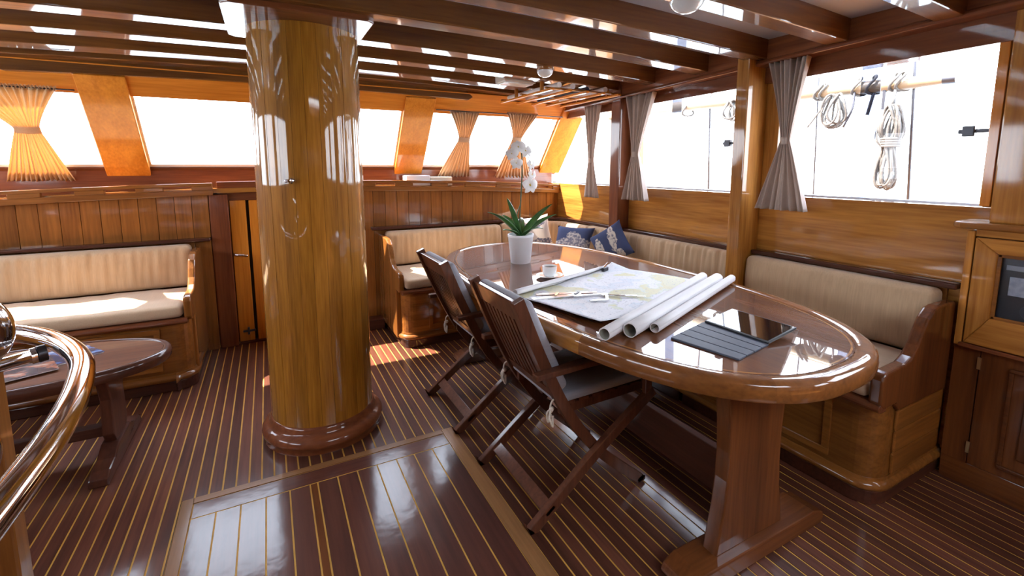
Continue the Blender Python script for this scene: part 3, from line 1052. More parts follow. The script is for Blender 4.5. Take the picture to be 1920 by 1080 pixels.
mkobj('end_panel', MB().prism(pp, 'x', -0.492, -0.452), M['brown_z'], t, 0.010, seg=3)
noz3 = [(a - 2.035 + 3.30, b) for a, b in noz]
mkobj('seat_rail', MB().prism(noz3, 'x', XL + 0.01, -0.474), M['red_x'], t, 0.002)
mkobj('seat_board', MB().box(XL + 0.01, -0.494, 3.30, 3.92, 0.426, 0.452), M['brown_x'], t)
seatpad('seat_cushion', XL + 0.03, -0.496, 3.262, 3.81, 0.456, 0.528, M['creamseat'], 'tan seat cushion of the left settee with a sunlit patch', 'settee seat cushions', 21, 0.004)
cushion('back_cushion', [(-0.50, 3.845), (XL + 0.03, 3.845)], 0.115, 0.529, 0.812, M['cream'], 'long tan backrest cushion of the left settee', 'settee backrest cushions', 0.005, 0.02, seed=22)

# dark rails capping the backrests
rp = MB()
mkobj('trim_5', MB().box(2.535, 2.60, 0.80, 1.742, 0.832, 0.858), M['dark_y'], None, 0.008, kind='structure', label='dark rail above the backrest nearest the counter', seg=3)
mkobj('trim_6', MB().prism([(2.535, 1.825), (2.60, 1.825), (2.60, 3.925), (0.735, 3.925), (0.735, 3.855)] + [(2.20, 3.855)] + [(2.335 + 0.20 * math.cos(a), 3.655 + 0.20 * math.sin(a)) for a in [PI / 2 * (1 - i / 6) for i in range(7)]], 'z', 0.826, 0.852), M['dark_y'], None, 0.006, kind='structure', label='dark rail above the backrests in the front right corner')
mkobj('trim_7', MB().box(XL, -0.385, 3.865, 3.93, 0.822, 0.846), M['dark_x'], None, 0.008, kind='structure', label='dark rail above the left settee backrest', seg=3)


# ------------------------------------------------------------------ pillows
def pillow(label, loc, size, th, rot, mat):
    o_ = MB()

    def g(sgn):
        def fn(u, v_):
            a, b = u * 2 - 1, v_ * 2 - 1
            k = (max(0, 1 - a ** 4) * max(0, 1 - b ** 4)) ** 0.55
            pin = 1 - 0.10 * (1 - abs(a) ** 2) * abs(b) ** 3
            pin2 = 1 - 0.10 * (1 - abs(b) ** 2) * abs(a) ** 3
            return (a * size / 2 * pin2, b * size / 2 * pin, sgn * th / 2 * k)
        return fn
    o_.grid(g(1), 18, 18)
    o_.grid(g(-1), 18, 18)
    R = rot.to_4x4()
    # write the mesh in its own frame so that the print follows the cloth
    me = bpy.data.meshes.new('pillow')
    me.from_pydata(o_.v, [], o_.f)
    bm = bmesh.new()
    bm.from_mesh(me)
    bmesh.ops.remove_doubles(bm, verts=bm.verts, dist=0.0005)
    bmesh.ops.recalc_face_normals(bm, faces=bm.faces)
    bm.to_mesh(me)
    bm.free()
    me.polygons.foreach_set('use_smooth', [True] * len(me.polygons))
    me.materials.append(mat)
    o = bpy.data.objects.new('pillow', me)
    COL.objects.link(o)
    o.matrix_world = Matrix.Translation(loc) @ R
    return tag(o, label, 'pillow', 'printed pillows on the corner settee')


def frame(nrm, up):
    """rotation whose z is nrm and whose y is close to up"""
    z = Vector(nrm).normalized()
    x_ = Vector(up).cross(z).normalized()
    y_ = z.cross(x_)
    return Matrix((x_, y_, z)).transposed()


BLUE = (0.060, 0.078, 0.155)
PALE = (0.55, 0.50, 0.47)
m1 = fishprint('pale cloth with blue fish', PALE, (0.12, 0.12, 0.17), [(0.0, 0.10, 0.15, 0.035, 0.2), (0.03, -0.06, 0.16, 0.04, 0.05)], speck=0.6)
m2 = fishprint('blue cloth with a large pale fish', BLUE, (0.55, 0.50, 0.46), [(0.03, -0.02, 0.20, 0.075, 0.12), (0.04, 0.06, 0.07, 0.05, -0.5), (0.03, -0.13, 0.22, 0.07, 0.0)], speck=0.52)
m3 = fishprint('blue cloth with two pale fish', BLUE, (0.62, 0.58, 0.52), [(0.075, 0.045, 0.105, 0.032, 1.45), (-0.055, 0.0, 0.110, 0.034, 1.5), (0.085, -0.085, 0.03, 0.03, 0.2)], speck=0.60)
pillow('pale pillow with dark fish print behind the orchid pot', (2.13, 3.62, 0.722), 0.36, 0.12, frame((-0.25, -1, 0.35), (-0.12, 0, 1)), m1)
pillow('blue pillow with a large pale fish, lying low between the other two', (2.30, 3.24, 0.685), 0.34, 0.12, frame((-0.75, -0.55, 0.65), (0.15, 0.1, 1)), m2)
pillow('blue pillow with two pale fish, standing on its corner', (2.34, 2.78, 0.742), 0.295, 0.12, frame((-1, -0.40, 0.30), (0.0, 0.63, 0.78)), m3)

# ------------------------------------------------------------------ dining table
TX, TY, TA, TB, TN = 1.455, 1.90, 0.578, 1.25, 2.6
TZ = 0.765


def sup(t_, d):
    c, s_ = math.cos(t_), math.sin(t_)
    return (TX + (TA - d) * math.copysign(abs(c) ** (2 / TN), c), TY + (TB - d) * math.copysign(abs(s_) ** (2 / TN), s_))


tab = thing('dining_table', (TX, TY, 0), 'long oval varnished dining table with a raised rim and trestle feet', 'table')
# even spacing along the outline
dense = [sup(2 * PI * i / 4000, 0) for i in range(4001)]
acc = [0.0]
for a, b in zip(dense[:-1], dense[1:]):
    acc.append(acc[-1] + math.hypot(b[0] - a[0], b[1] - a[1]))


def tpar(fr_):
    tgt = fr_ * acc[-1]
    lo, hi = 0, len(acc) - 1
    while hi - lo > 1:
        m_ = (lo + hi) // 2
        if acc[m_] < tgt:
            lo = m_
        else:
            hi = m_
    return 2 * PI * (lo + (tgt - acc[lo]) / max(1e-9, acc[hi] - acc[lo])) / 4000


TILT[0] = True
rimp = [(0.010, TZ - 0.058), (0.003, TZ - 0.056), (0.0, TZ - 0.050), (-0.001, TZ - 0.030), (0.001, TZ - 0.010), (0.006, TZ - 0.002), (0.016, TZ + 0.004), (0.030, TZ + 0.0055), (0.044, TZ + 0.004), (0.054, TZ + 0.001), (0.060, TZ - 0.003), (0.060, TZ - 0.058)]
NSEG = 10
best = min(range(4000), key=lambda i: abs(dense[i][1] - 1.25) + (9 if dense[i][0] > TX else 0))
OFF = (acc[best] / acc[-1]) % 0.1
for s_ in range(NSEG):
    a, b = s_ / NSEG + OFF, (s_ + 1) / NSEG + OFF
    pm = sup(tpar(((a + b) / 2) % 1.0), 0)
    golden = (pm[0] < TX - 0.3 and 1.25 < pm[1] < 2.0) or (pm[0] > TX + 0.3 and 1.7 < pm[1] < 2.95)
    mb = MB()

    def fn(u, v_):
        k = P_(rimp, v_)
        p_ = sup(tpar((a + (b - a) * u) % 1.0), k[0])
        return (p_[0], p_[1], k[1])
    mb.grid(fn, 14, len(rimp) - 1)
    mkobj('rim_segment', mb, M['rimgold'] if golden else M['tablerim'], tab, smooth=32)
ring = [sup(tpar(i / 120), 0.060) for i in range(120)]
mkobj('tabletop', MB().prism(ring, 'z', TZ - 0.04, TZ - 0.001), M['table'], tab)
ring2 = [sup(tpar(i / 120), 0.065) for i in range(120)]
inl = MB()
vv = [(p[0], p[1], TZ - 0.0006) for p in ring2] + [(sup(tpar(i / 120), 0.071)[0], sup(tpar(i / 120), 0.071)[1], TZ - 0.0006) for i in range(120)]
inl.add(vv, [(i, (i + 1) % 120, (i + 1) % 120 + 120, i + 120) for i in range(120)])
mkobj('inlay_line', inl, M['gold_y'], tab)
TILT[0] = False
for yy in (0.90, 2.86):
    cxp = 1.415
    half = [(0.178, 0.062), (0.168, 0.12), (0.150, 0.22), (0.140, 0.32), (0.138, 0.42), (0.146, 0.53), (0.158, 0.62), (0.170, TZ - 0.041)]
    pl = [(cxp + a, b) for a, b in half] + [(cxp - a, b) for a, b in reversed(half)]
    mkobj('pedestal', MB().prism(pl, 'y', yy, yy + 0.055), M['mahog_z'], tab, 0.006)
    ft = [(1.09, 0.0), (1.79, 0.0), (1.805, 0.02), (1.80, 0.045), (1.74, 0.066), (1.14, 0.066), (1.09, 0.045), (1.08, 0.02)]
    mkobj('foot', MB().prism(ft, 'y', yy - 0.035, yy + 0.09), M['mahog_x'], tab, 0.006)
    mkobj('cleat', MB().box(1.10, 1.80, yy - 0.01, yy + 0.065, TZ - 0.095, TZ - 0.041), M['red_x'], tab, 0.004)
mkobj('stretcher', MB().box(1.575, 1.615, 0.955, 2.86, 0.0, 0.19), M['dark_y'], tab, 0.004)
mkobj('cleat', MB().box(1.02, 1.88, 1.58, 1.65, TZ - 0.088, TZ - 0.041), M['red_x'], tab, 0.004)

# ------------------------------------------------------------------ folding chairs
ch = thing('folding_chair', (1.06, 1.57, 0), 'dark wooden folding armchair with grey pads, nearer of the pair', 'chair', 'folding chairs at the table')
legB = smoothpath([(1.350, 0, 0.012), (1.335, 0, 0.022), (1.20, 0, 0.135), (1.08, 0, 0.255), (0.955, 0, 0.43), (0.84, 0, 0.66), (0.745, 0, 0.885)], 5)


def ribbon(path, y0, y1, wd):
    m_ = MB()
    sec = []
    for i, p_ in enumerate(path):
        t_ = (path[min(i + 1, len(path) - 1)] - path[max(i - 1, 0)]).normalized()
        n_ = Vector((-t_.z, 0, t_.x))
        sec.append((p_ + n_ * wd / 2, p_ - n_ * wd / 2))
    v_ = []
    for a_, b_ in sec:
        v_ += [(a_.x, y0, a_.z), (a_.x, y1, a_.z), (b_.x, y1, b_.z), (b_.x, y0, b_.z)]
    f_ = [(0, 1, 2, 3), (len(v_) - 4, len(v_) - 1, len(v_) - 2, len(v_) - 3)]
    for i in range(len(sec) - 1):
        o_ = i * 4
        for k in range(4):
            f_.append((o_ + k, o_ + (k + 1) % 4, o_ + 4 + (k + 1) % 4, o_ + 4 + k))
    return m_.add(v_, f_)


def backx(z):
    """x of the back line at height z"""
    for a_, b_ in zip(legB[:-1], legB[1:]):
        if a_.z <= z <= b_.z:
            return a_.x + (b_.x - a_.x) * (z - a_.z) / max(1e-6, b_.z - a_.z)
    return legB[-1].x


for y0, y1 in ((1.362, 1.390), (1.750, 1.778)):
    mkobj('leg', ribbon(legB, y0, y1, 0.044), M['chair'], ch, 0.004)
legA = [Vector((0.790, 0, 0.004)), Vector((0.82, 0, 0.028)), Vector((1.10, 0, 0.243)), Vector((1.375, 0, 0.425))]
legA = smoothpath(legA, 4)
for y0, y1 in ((1.330, 1.358), (1.782, 1.810)):
    mkobj('leg', ribbon(legA, y0, y1, 0.042), M['chair'], ch, 0.004)
mkobj('floor_stretcher', MB().bar((0.865, 1.330, 0.066), (0.865, 1.810, 0.066), 0.050, 0.020, (-0.6, 0, 0.8)), M['chair'], ch, 0.003)
mkobj('front_stretcher', MB().bar((1.235, 1.392, 0.105), (1.235, 1.748, 0.105), 0.045, 0.020, (0.6, 0, 0.8)), M['chair'], ch, 0.003)
# back: top rail, lower rail and slats follow the leaning stiles
zt, zt0 = 0.874, 0.790
mkobj('top_rail', MB().hexa([(backx(zt0) - 0.012, 1.391, zt0), (backx(zt0) + 0.012, 1.391, zt0), (backx(zt0) + 0.012, 1.749, zt0), (backx(zt0) - 0.012, 1.749, zt0), (backx(zt) - 0.012, 1.391, zt), (backx(zt) + 0.012, 1.391, zt), (backx(zt) + 0.012, 1.749, zt), (backx(zt) - 0.012, 1.749, zt)]), M['chair'], ch, 0.004)
zb0, zb1 = 0.455, 0.505
mkobj('lower_rail', MB().hexa([(backx(zb0) - 0.012, 1.391, zb0), (backx(zb0) + 0.012, 1.391, zb0), (backx(zb0) + 0.012, 1.749, zb0), (backx(zb0) - 0.012, 1.749, zb0), (backx(zb1) - 0.012, 1.391, zb1), (backx(zb1) + 0.012, 1.391, zb1), (backx(zb1) + 0.012, 1.749, zb1), (backx(zb1) - 0.012, 1.749, zb1)]), M['chair'], ch, 0.003)
NSL = 10
slat_path = [Vector((backx(z_), 0, z_)) for z_ in (0.504, 0.58, 0.66, 0.74, 0.792)]
for i in range(NSL):
    yc = 1.391 + 0.358 * (i + 0.5) / NSL
    mkobj('slat', ribbon(slat_path, yc - 0.0115, yc + 0.0115, 0.012), M['chair'], ch)
for yc in (1.345, 1.795):
    arm = MB()
    av = [(0.800, 0.602), (0.90, 0.606), (1.00, 0.612), (1.14, 0.614), (1.36, 0.612)]
    sect = []
    for i, (a, b) in enumerate(av):
        hw = [0.017, 0.021, 0.025, 0.026, 0.020][i]
        sect += [(a, yc - hw, b - 0.011), (a, yc + hw, b - 0.011), (a, yc + hw, b + 0.011), (a, yc - hw, b + 0.011)]
    fs = [(0, 1, 2, 3), (19, 18, 17, 16)]
    for i in range(4):
        for k in range(4):
            fs.append((i * 4 + k, i * 4 + (k + 1) % 4, i * 4 + 4 + (k + 1) % 4, i * 4 + 4 + k))
    mkobj('armrest', arm.add(sect, fs), M['chair'], ch, 0.004)
    mkobj('arm_support', MB().bar((1.345, yc, 0.405), (1.338, yc, 0.604), 0.024, 0.034, (1, 0, 0)), M['chair'], ch, 0.003)
for yc in (1.403, 1.737):
    mkobj('seat_rail', MB().bar((0.945, yc, 0.415), (1.385, yc, 0.425), 0.022, 0.036), M['chair'], ch, 0.003)
for i in range(7):
    xx = 0.965 + 0.066 * i
    mkobj('seat_slat', MB().box(xx, xx + 0.048, 1.392, 1.748, 0.434, 0.446), M['chair'], ch)


def pad(cx, cy, cz, sx_, sy_, sz_, rotm):
    def fn(a, b, c):
        k = c / (sz_ / 2)
        dz = 0.006 * k * math.cos(PI * a / sx_) * math.cos(PI * b / sy_)
        p_ = rotm @ Vector((a, b, c + dz))
        return (cx + p_.x, cy + p_.y, cz + p_.z)
    return MB().softbox(fn, sx_, sy_, sz_, min(sx_, sy_, sz_) * 0.42, 10, 10, 10)


I3 = Matrix.Identity(3)
mkobj('seat_pad', pad(1.145, 1.570, 0.4665, 0.44, 0.37, 0.038, Matrix.Rotation(-0.02, 3, 'Y')), M['grey'], ch, smooth=True)
ang = math.atan2(0.955 - 0.735, 0.905 - 0.43)
mid = backx(0.70)
mkobj('back_pad', pad(mid + 0.042, 1.570, 0.690, 0.052, 0.40, 0.40, Matrix.Rotation(-ang, 3, 'Y')), M['grey'], ch, smooth=True)
for yc, dy in ((1.375, -1), (1.765, 1)):
    cd = MB()
    bx = backx(0.48) - 0.02
    cd.tube(smoothpath([(bx + 0.03, yc - 0.01 * dy, 0.49), (bx - 0.012, yc, 0.475), (bx - 0.016, yc + 0.008, 0.44), (bx - 0.012, yc + 0.012, 0.41)], 4), 0.0035, 6)
    cd.tube(smoothpath([(bx - 0.016, yc, 0.445), (bx - 0.03, yc - 0.012, 0.42), (bx - 0.02, yc - 0.018, 0.385), (bx - 0.012, yc - 0.006, 0.42)], 4), 0.0045, 6)
    cd.tube(smoothpath([(bx - 0.016, yc, 0.445), (bx - 0.02, yc + 0.02, 0.42), (bx - 0.014, yc + 0.022, 0.38), (bx - 0.008, yc + 0.014, 0.415)], 4), 0.0045, 6)
    cd.tube([(bx - 0.022, yc - 0.006, 0.443), (bx - 0.008, yc + 0.006, 0.443)], 0.009, 8)
    mkobj('tie_cord', cd, M['cord'], ch, smooth=True)
copy_tree(ch, (-0.012, 0.735, 0), 'dark wooden folding armchair with grey pads, farther of the pair, partly behind the nearer')

# ------------------------------------------------------------------ things on the dining table
TT = TZ - 0.001
TILT[0] = True
# orchid in a white pot
pc = (1.352, 2.45)
pl_ = thing('potted_orchid', (pc[0], pc[1], TT), 'white orchid in a white pot on the dining table', 'plant')
pot = [(0.0, TT), (0.058, TT), (0.061, TT + 0.003), (0.077, TT + 0.160), (0.080, TT + 0.163), (0.080, TT + 0.178), (0.074, TT + 0.178), (0.072, TT + 0.155), (0.0, TT + 0.150)]
mkobj('pot', MB().lathe(pot, pc, 40), M['pot'], pl_, smooth=40)
mkobj('soil', MB().lathe([(0.0, TT + 0.160), (0.0715, TT + 0.158)], pc, 24), plain('bark soil', (0.05, 0.03, 0.02), 0.9, noise=0.5, scale=80), pl_)


def leaf(tip, width, droop):
    b = Vector((pc[0], pc[1], TT + 0.155))
    tp = Vector(tip)
    mid_ = (b + tp) / 2 + Vector((0, 0, droop))
    d_ = (tp - b)
    sd = Vector((-d_.y, d_.x, 0))
    sd = sd.normalized() if sd.length > 0.02 else Vector((0.88, -0.47, 0))
    view = Vector((0.88, -0.47, 0))
    sd = (sd * 0.4 + view * 0.6 * (1 if sd.dot(view) > 0 else -1)).normalized() if abs(d_.z) > 0.12 else sd

    def fn(u, v_):
        p_ = b * (1 - u) ** 2 + mid_ * 2 * u * (1 - u) + tp * u * u
        w_ = width * (math.sin(PI * min(1, 0.12 + u * 0.88)) ** 0.7) * (1 - 0.25 * u)
        a_ = (v_ - 0.5) * 2
        up_ = Vector((0, 0, 1))
        return tuple(p_ + sd * a_ * w_ / 2 + up_ * abs(a_) * w_ * 0.18)
    m_ = MB().grid(fn, 12, 4)
    o_ = mkobj('leaf', m_, M['leaf'], pl_, smooth=True)
    so = o_.modifiers.new('thick', 'SOLIDIFY')
    so.thickness = 0.003
    return o_


for tip, wd, dr in (((1.135, 2.46, 1.09), 0.050, 0.05), ((1.258, 2.45, 1.168), 0.042, 0.03), ((1.570, 2.44, 1.115), 0.052, 0.035), ((1.590, 2.42, 1.050), 0.056, 0.035), ((1.205, 2.40, 0.985), 0.045, 0.03), ((1.45, 2.62, 1.02), 0.05, 0.04), ((1.42, 2.30, 0.99), 0.05, 0.04), ((1.30, 2.60, 1.05), 0.045, 0.04)):
    leaf(tip, wd, dr)
st = smoothpath([(1.345, 2.45, TT + 0.155), (1.345, 2.45, 1.03), (1.352, 2.45, 1.15), (1.360, 2.45, 1.30), (1.358, 2.45, 1.42), (1.335, 2.45, 1.462), (1.30, 2.45, 1.455), (1.278, 2.45, 1.42)], 6)
mkobj('flower_stem', MB().tube(st, 0.0042, 8), M['stem'], pl_, smooth=True)
st2 = smoothpath([(1.335, 2.46, TT + 0.155), (1.318, 2.46, 0.99), (1.33, 2.46, 1.06), (1.352, 2.45, 1.13)], 5)
mkobj('stake', MB().tube(st2, 0.0030, 8), M['leaf'], pl_, smooth=True)
st3 = smoothpath([(1.352, 2.45, 1.455), (1.385, 2.445, 1.43), (1.412, 2.44, 1.36), (1.405, 2.44, 1.28)], 6)
mkobj('flower_stem', MB().tube(st3, 0.0028, 6), M['stem'], pl_, smooth=True)


def flower(c, sz, face):
    R = frame(face, (0, 0, 1))
    c = Vector(c)
    m_ = MB()
    for k in range(5):
        a_ = PI / 2 + 2 * PI * k / 5
        wdt = 0.55 if k in (1, 4) else 0.36

        def fn(u, v_):
            r_ = u * sz
            t_ = (v_ - 0.5) * 2 * wdt * sz * math.sin(PI * min(1, u * 0.9 + 0.08)) ** 0.8
            p_ = Vector((r_ * math.cos(a_) - t_ * math.sin(a_), r_ * math.sin(a_) + t_ * math.cos(a_), 0.10 * sz * math.sin(PI * u) - 0.14 * sz * u * u + 0.004 * k))
            return tuple(c + R @ p_)
        m_.grid(fn, 6, 4)
    f_ = mkobj('blossom', m_, M['petal'], pl_, smooth=True)
    l_ = MB().lathe([(0.0, 0.0), (0.16 * sz, 0.02 * sz), (0.18 * sz, 0.1 * sz), (0.08 * sz, 0.26 * sz), (0.0, 0.30 * sz)], (0, 0), 10)
    l_.v = [tuple(c + R @ Vector(p_)) for p_ in l_.v]
    mkobj('lip', l_, M['yellow'], f_, smooth=True)


for c, sz, fc in (((1.325, 2.435, 1.463), 0.048, (-0.2, -1, 0.35)), ((1.372, 2.435, 1.440), 0.046, (0.2, -1, 0.4)), ((1.285, 2.435, 1.425), 0.042, (-0.5, -1, 0.1)), ((1.310, 2.430, 1.372), 0.040, (-0.3, -1, -0.1)), ((1.405, 2.430, 1.36), 0.036, (0.5, -1, 0.2)), ((1.412, 2.430, 1.300), 0.036, (0.6, -1, 0.1)), ((1.398, 2.425, 1.238), 0.054, (0.1, -1, -0.05))):
    flower(c, sz, fc)

# cup and saucer
cc = (1.305, 2.045)
mkobj('saucer', MB().lathe([(0.0, TT), (0.030, TT), (0.034, TT + 0.003), (0.070, TT + 0.013), (0.072, TT + 0.015), (0.069, TT + 0.016), (0.034, TT + 0.007), (0.0, TT + 0.006)], cc, 36), M['white'], None, smooth=50, label='white saucer under the coffee cup on the table', category='saucer')
cup = thing('coffee_cup', (cc[0], cc[1], TT + 0.0065), 'small white cup of black coffee on a saucer', 'cup')
z0 = TT + 0.0065
mkobj('bowl', MB().lathe([(0.0, z0), (0.024, z0), (0.030, z0 + 0.006), (0.038, z0 + 0.030), (0.040, z0 + 0.056), (0.0375, z0 + 0.056), (0.035, z0 + 0.030), (0.027, z0 + 0.010), (0.0, z0 + 0.008)], cc, 36), M['white'], cup, smooth=50)
mkobj('coffee', MB().lathe([(0.0, z0 + 0.046), (0.0365, z0 + 0.046)], cc, 24), M['coffee'], cup)
hd = smoothpath([(cc[0] + 0.033, cc[1] + 0.018, z0 + 0.046), (cc[0] + 0.050, cc[1] + 0.028, z0 + 0.044), (cc[0] + 0.052, cc[1] + 0.029, z0 + 0.026), (cc[0] + 0.031, cc[1] + 0.017, z0 + 0.016)], 6)
mkobj('handle', MB().tube(hd, 0.0042, 8), M['white'], cup, smooth=True)

# sea chart with its far edge curled over
m, n, b = newmat('printed sea chart')
L = n.links.new
tcn = N(n, 'ShaderNodeTexCoord')
nz = N(n, 'ShaderNodeTexNoise')
nz.inputs['Scale'].default_value = 4.2
nz.inputs['Detail'].default_value = 5
L(tcn.outputs['Object'], nz.inputs['Vector'])
rr = N(n, 'ShaderNodeValToRGB')
cr = rr.color_ramp
cr.interpolation = 'CONSTANT'
cr.elements[0].color = (0.72, 0.74, 0.80, 1)
cr.elements[1].position = 0.54
cr.elements[1].color = (0.68, 0.72, 0.62, 1)
for ps, cl in ((0.40, (0.68, 0.73, 0.80, 1)), (0.44, (0.78, 0.79, 0.83, 1)), (0.565, (0.70, 0.67, 0.44, 1)), (0.61, (0.70, 0.69, 0.50, 1))):
    e_ = cr.elements.new(ps)
    e_.color = cl
L(nz.outputs['Fac'], rr.inputs[0])
wv = N(n, 'ShaderNodeTexNoise')
wv.inputs['Scale'].default_value = 90
L(tcn.outputs['Object'], wv.inputs['Vector'])
gt = N(n, 'ShaderNodeMapRange')
gt.inputs[1].default_value = 0.60
gt.inputs[2].default_value = 0.66
L(wv.outputs['Fac'], gt.inputs[0])
mx = N(n, 'ShaderNodeMix', data_type='RGBA')
mx.inputs[7].default_value = (0.35, 0.35, 0.42, 1)
fm = N(n, 'ShaderNodeMath', operation='MULTIPLY')
fm.inputs[1].default_value = 0.5
L(gt.outputs[0], fm.inputs[0])
L(fm.outputs[0], mx.inputs[0])
L(rr.outputs[0], mx.inputs[6])
L(mx.outputs[2], b.inputs['Base Color'])
b.inputs['Roughness'].default_value = 0.55
chart = thing('sea_chart', (1.41, 1.67, TT), 'unrolled sea chart lying across the dining table', 'chart')
A_, B_, C_, D_ = (Vector(p) for p in ((0.966, 1.806, 0), (1.735, 2.052, 0), (1.915, 1.512, 0), (1.064, 1.312, 0)))


def sheet(u, v_):
    p_ = (A_ * (1 - u) + B_ * u) * (1 - v_) + (D_ * (1 - u) + C_ * u) * v_
    z_ = TT + 0.004 + 0.016 * max(0, 1 - u * 7) ** 1.5 * (0.35 + 0.65 * v_) + 0.003 * math.sin(u * 9 + v_ * 4) ** 2 + 0.026 * max(0, u * 6 - 5) ** 2 * max(0, 1 - v_ * 5)
    return (p_.x, p_.y, z_)


o = mkobj('sheet', MB().grid(sheet, 40, 24), m, chart, smooth=True)
so = o.modifiers.new('thick', 'SOLIDIFY')
so.thickness = 0.0016
dirn = (D_ - A_).normalized()


def curl(u, v_):
    p_ = A_ * (1 - u) + B_ * u
    r_ = 0.017 * (1 - 0.5 * u)
    a_ = -PI / 2 + v_ * PI * 1.55
    q_ = p_ - dirn * (r_ * math.cos(a_) - 0.004)
    return (q_.x, q_.y, TT + 0.006 + r_ + r_ * math.sin(a_))


o = mkobj('curled_edge', MB().grid(curl, 20, 14), M['paper'], chart, smooth=True)
so = o.modifiers.new('thick', 'SOLIDIFY')
so.thickness = 0.0012


# rolled charts
def roll(a, b, r, label, turns=1.35):
    a, b = Vector(a), Vector(b)
    t_ = (b - a).normalized()
    s_ = Vector((-t_.y, t_.x, 0))
    up_ = Vector((0, 0, 1))

    def fn(u, v_):
        an = v_ * 2 * PI * turns + 0.6
        rr_ = r * (1 - 0.10 * (1 - v_))
        c_ = a + (b - a) * u
        q_ = c_ + s_ * rr_ * math.cos(an) + up_ * rr_ * math.sin(an)
        return tuple(q_)
    o_ = mkobj('rolled_chart', MB().grid(fn, 6, 44), M['paper'], None, smooth=True, label=label, category='chart', group='rolled charts on the table')
    s2 = o_.modifiers.new('thick', 'SOLIDIFY')
    s2.thickness = 0.0025
    ri = r * 0.83
    mkobj('inner_face', MB().grid(lambda u, v_: tuple(a + (b - a) * (0.002 + 0.996 * u) + s_ * ri * math.cos(2 * PI * v_) + up_ * ri * math.sin(2 * PI * v_)), 2, 24, closev=True).tube([a + t_ * 0.30, a + t_ * 0.302], ri * 0.98, 20), M['paper_shade'], o_, smooth=40)
    return o_


roll((0.985, 1.192, TT + 0.0275), (1.890, 1.545, TT + 0.0310), 0.0235, 'rolled white chart resting on the edge of the flat chart')
roll((1.082, 1.174, TT + 0.0285), (1.930, 1.492, TT + 0.0285), 0.0275, 'thickest rolled white chart, between the other two')
roll((1.188, 1.163, TT + 0.0205), (2.000, 1.465, TT + 0.0255), 0.0195, 'narrow rolled white chart nearest the tablet')

# drawing instruments on the chart
ZC = TT + 0.010
dv = thing('dividers', (1.39, 1.55, ZC), 'thin steel dividers lying on the chart', 'dividers')
mkobj('arm', MB().tube([(1.30, 1.605, ZC + 0.003), (1.455, 1.485, ZC + 0.003)], [0.004, 0.0015], 8), M['chrome'], dv, smooth=True)
mkobj('arm', MB().tube([(1.30, 1.605, ZC + 0.003), (1.435, 1.520, ZC + 0.003)], [0.004, 0.0015], 8), M['chrome'], dv, smooth=True)
pr = thing('parallel_ruler', (1.12, 1.71, ZC), 'clear and white parallel ruler lying on the chart', 'ruler')
mkobj('blade', MB().bar((1.005, 1.715, ZC + 0.002), (1.235, 1.665, ZC + 0.002), 0.028, 0.004), M['white'], pr, 0.001)
mkobj('blade', MB().bar((1.055, 1.765, ZC + 0.002), (1.315, 1.655, ZC + 0.002), 0.022, 0.004), plain('pinkish ruler plastic', (0.62, 0.45, 0.38), 0.2, coat=0.6), pr, 0.001)
mkobj('hinge', MB().bar((1.115, 1.695, ZC + 0.006), (1.150, 1.730, ZC + 0.006), 0.012, 0.003), M['brass'], pr, 0.0008)
mkobj('hinge', MB().bar((1.205, 1.672, ZC + 0.006), (1.240, 1.692, ZC + 0.006), 0.012, 0.003), M['darkmetal'], pr, 0.0008)
pt = thing('plotter', (1.27, 1.58, ZC), 'white square-ended plotter lying beside the ruler', 'plotter')
mkobj('bar', MB().bar((1.185, 1.655, ZC + 0.003), (1.335, 1.610, ZC + 0.003), 0.014, 0.005), M['white'], pt, 0.001)
mkobj('bar', MB().bar((1.335, 1.612, ZC + 0.003), (1.280, 1.535, ZC + 0.003), 0.014, 0.005), M['white'], pt, 0.001)
mkobj('bar', MB().bar((1.282, 1.535, ZC + 0.003), (1.205, 1.562, ZC + 0.003), 0.014, 0.005), M['white'], pt, 0.001)
ck = thing('chart_clip', (1.625, 1.975, TT), 'dark little chart weight at the far corner of the chart', 'clip')
mkobj('block', MB().bar((1.60, 1.965, TT + 0.018), (1.645, 1.982, TT + 0.018), 0.018, 0.022), M['darkmetal'], ck, 0.003)
mkobj('lever', MB().bar((1.615, 1.972, TT + 0.030), (1.66, 1.99, TT + 0.050), 0.012, 0.004), M['chrome'], ck, 0.001)

# tablet with folding cover
tb = thing('tablet', (1.41, 1.0, TT), 'tablet computer propped on its folded blue grey cover on the table', 'tablet')
a, b_, c, d_ = Vector((1.196, 1.097, 0)), Vector((1.423, 1.147, 0)), Vector((1.430, 0.895, 0)), Vector((1.239, 0.866, 0))
for i in range(4):
    u0, u1 = i / 4 + 0.006, (i + 1) / 4 - 0.006
    p0, p1, p2, p3 = a.lerp(b_, u0), a.lerp(b_, u1), d_.lerp(c, u1), d_.lerp(c, u0)
    mkobj('cover_panel', MB().hexa([(q.x, q.y, TT) for q in (p3, p2, p1, p0)] + [(q.x, q.y, TT + 0.007) for q in (p3, p2, p1, p0)]), M['tabletcover'], tb, 0.002)
p0, p1 = Vector((1.418, 1.140, TT + 0.006)), Vector((1.425, 0.893, TT + 0.006))
bk = Vector((0.158, 0.004, 0.020))
th = Vector((-0.0008, 0, 0.008))
mkobj('case', MB().hexa([tuple(q) for q in (p0, p1, p1 + bk, p0 + bk)] + [tuple(q + th) for q in (p0, p1, p1 + bk, p0 + bk)]), M['black'], tb, 0.002)
i0 = (p1 - p0).normalized() * 0.006
ib = bk.normalized() * 0.006
up = th * 1.08
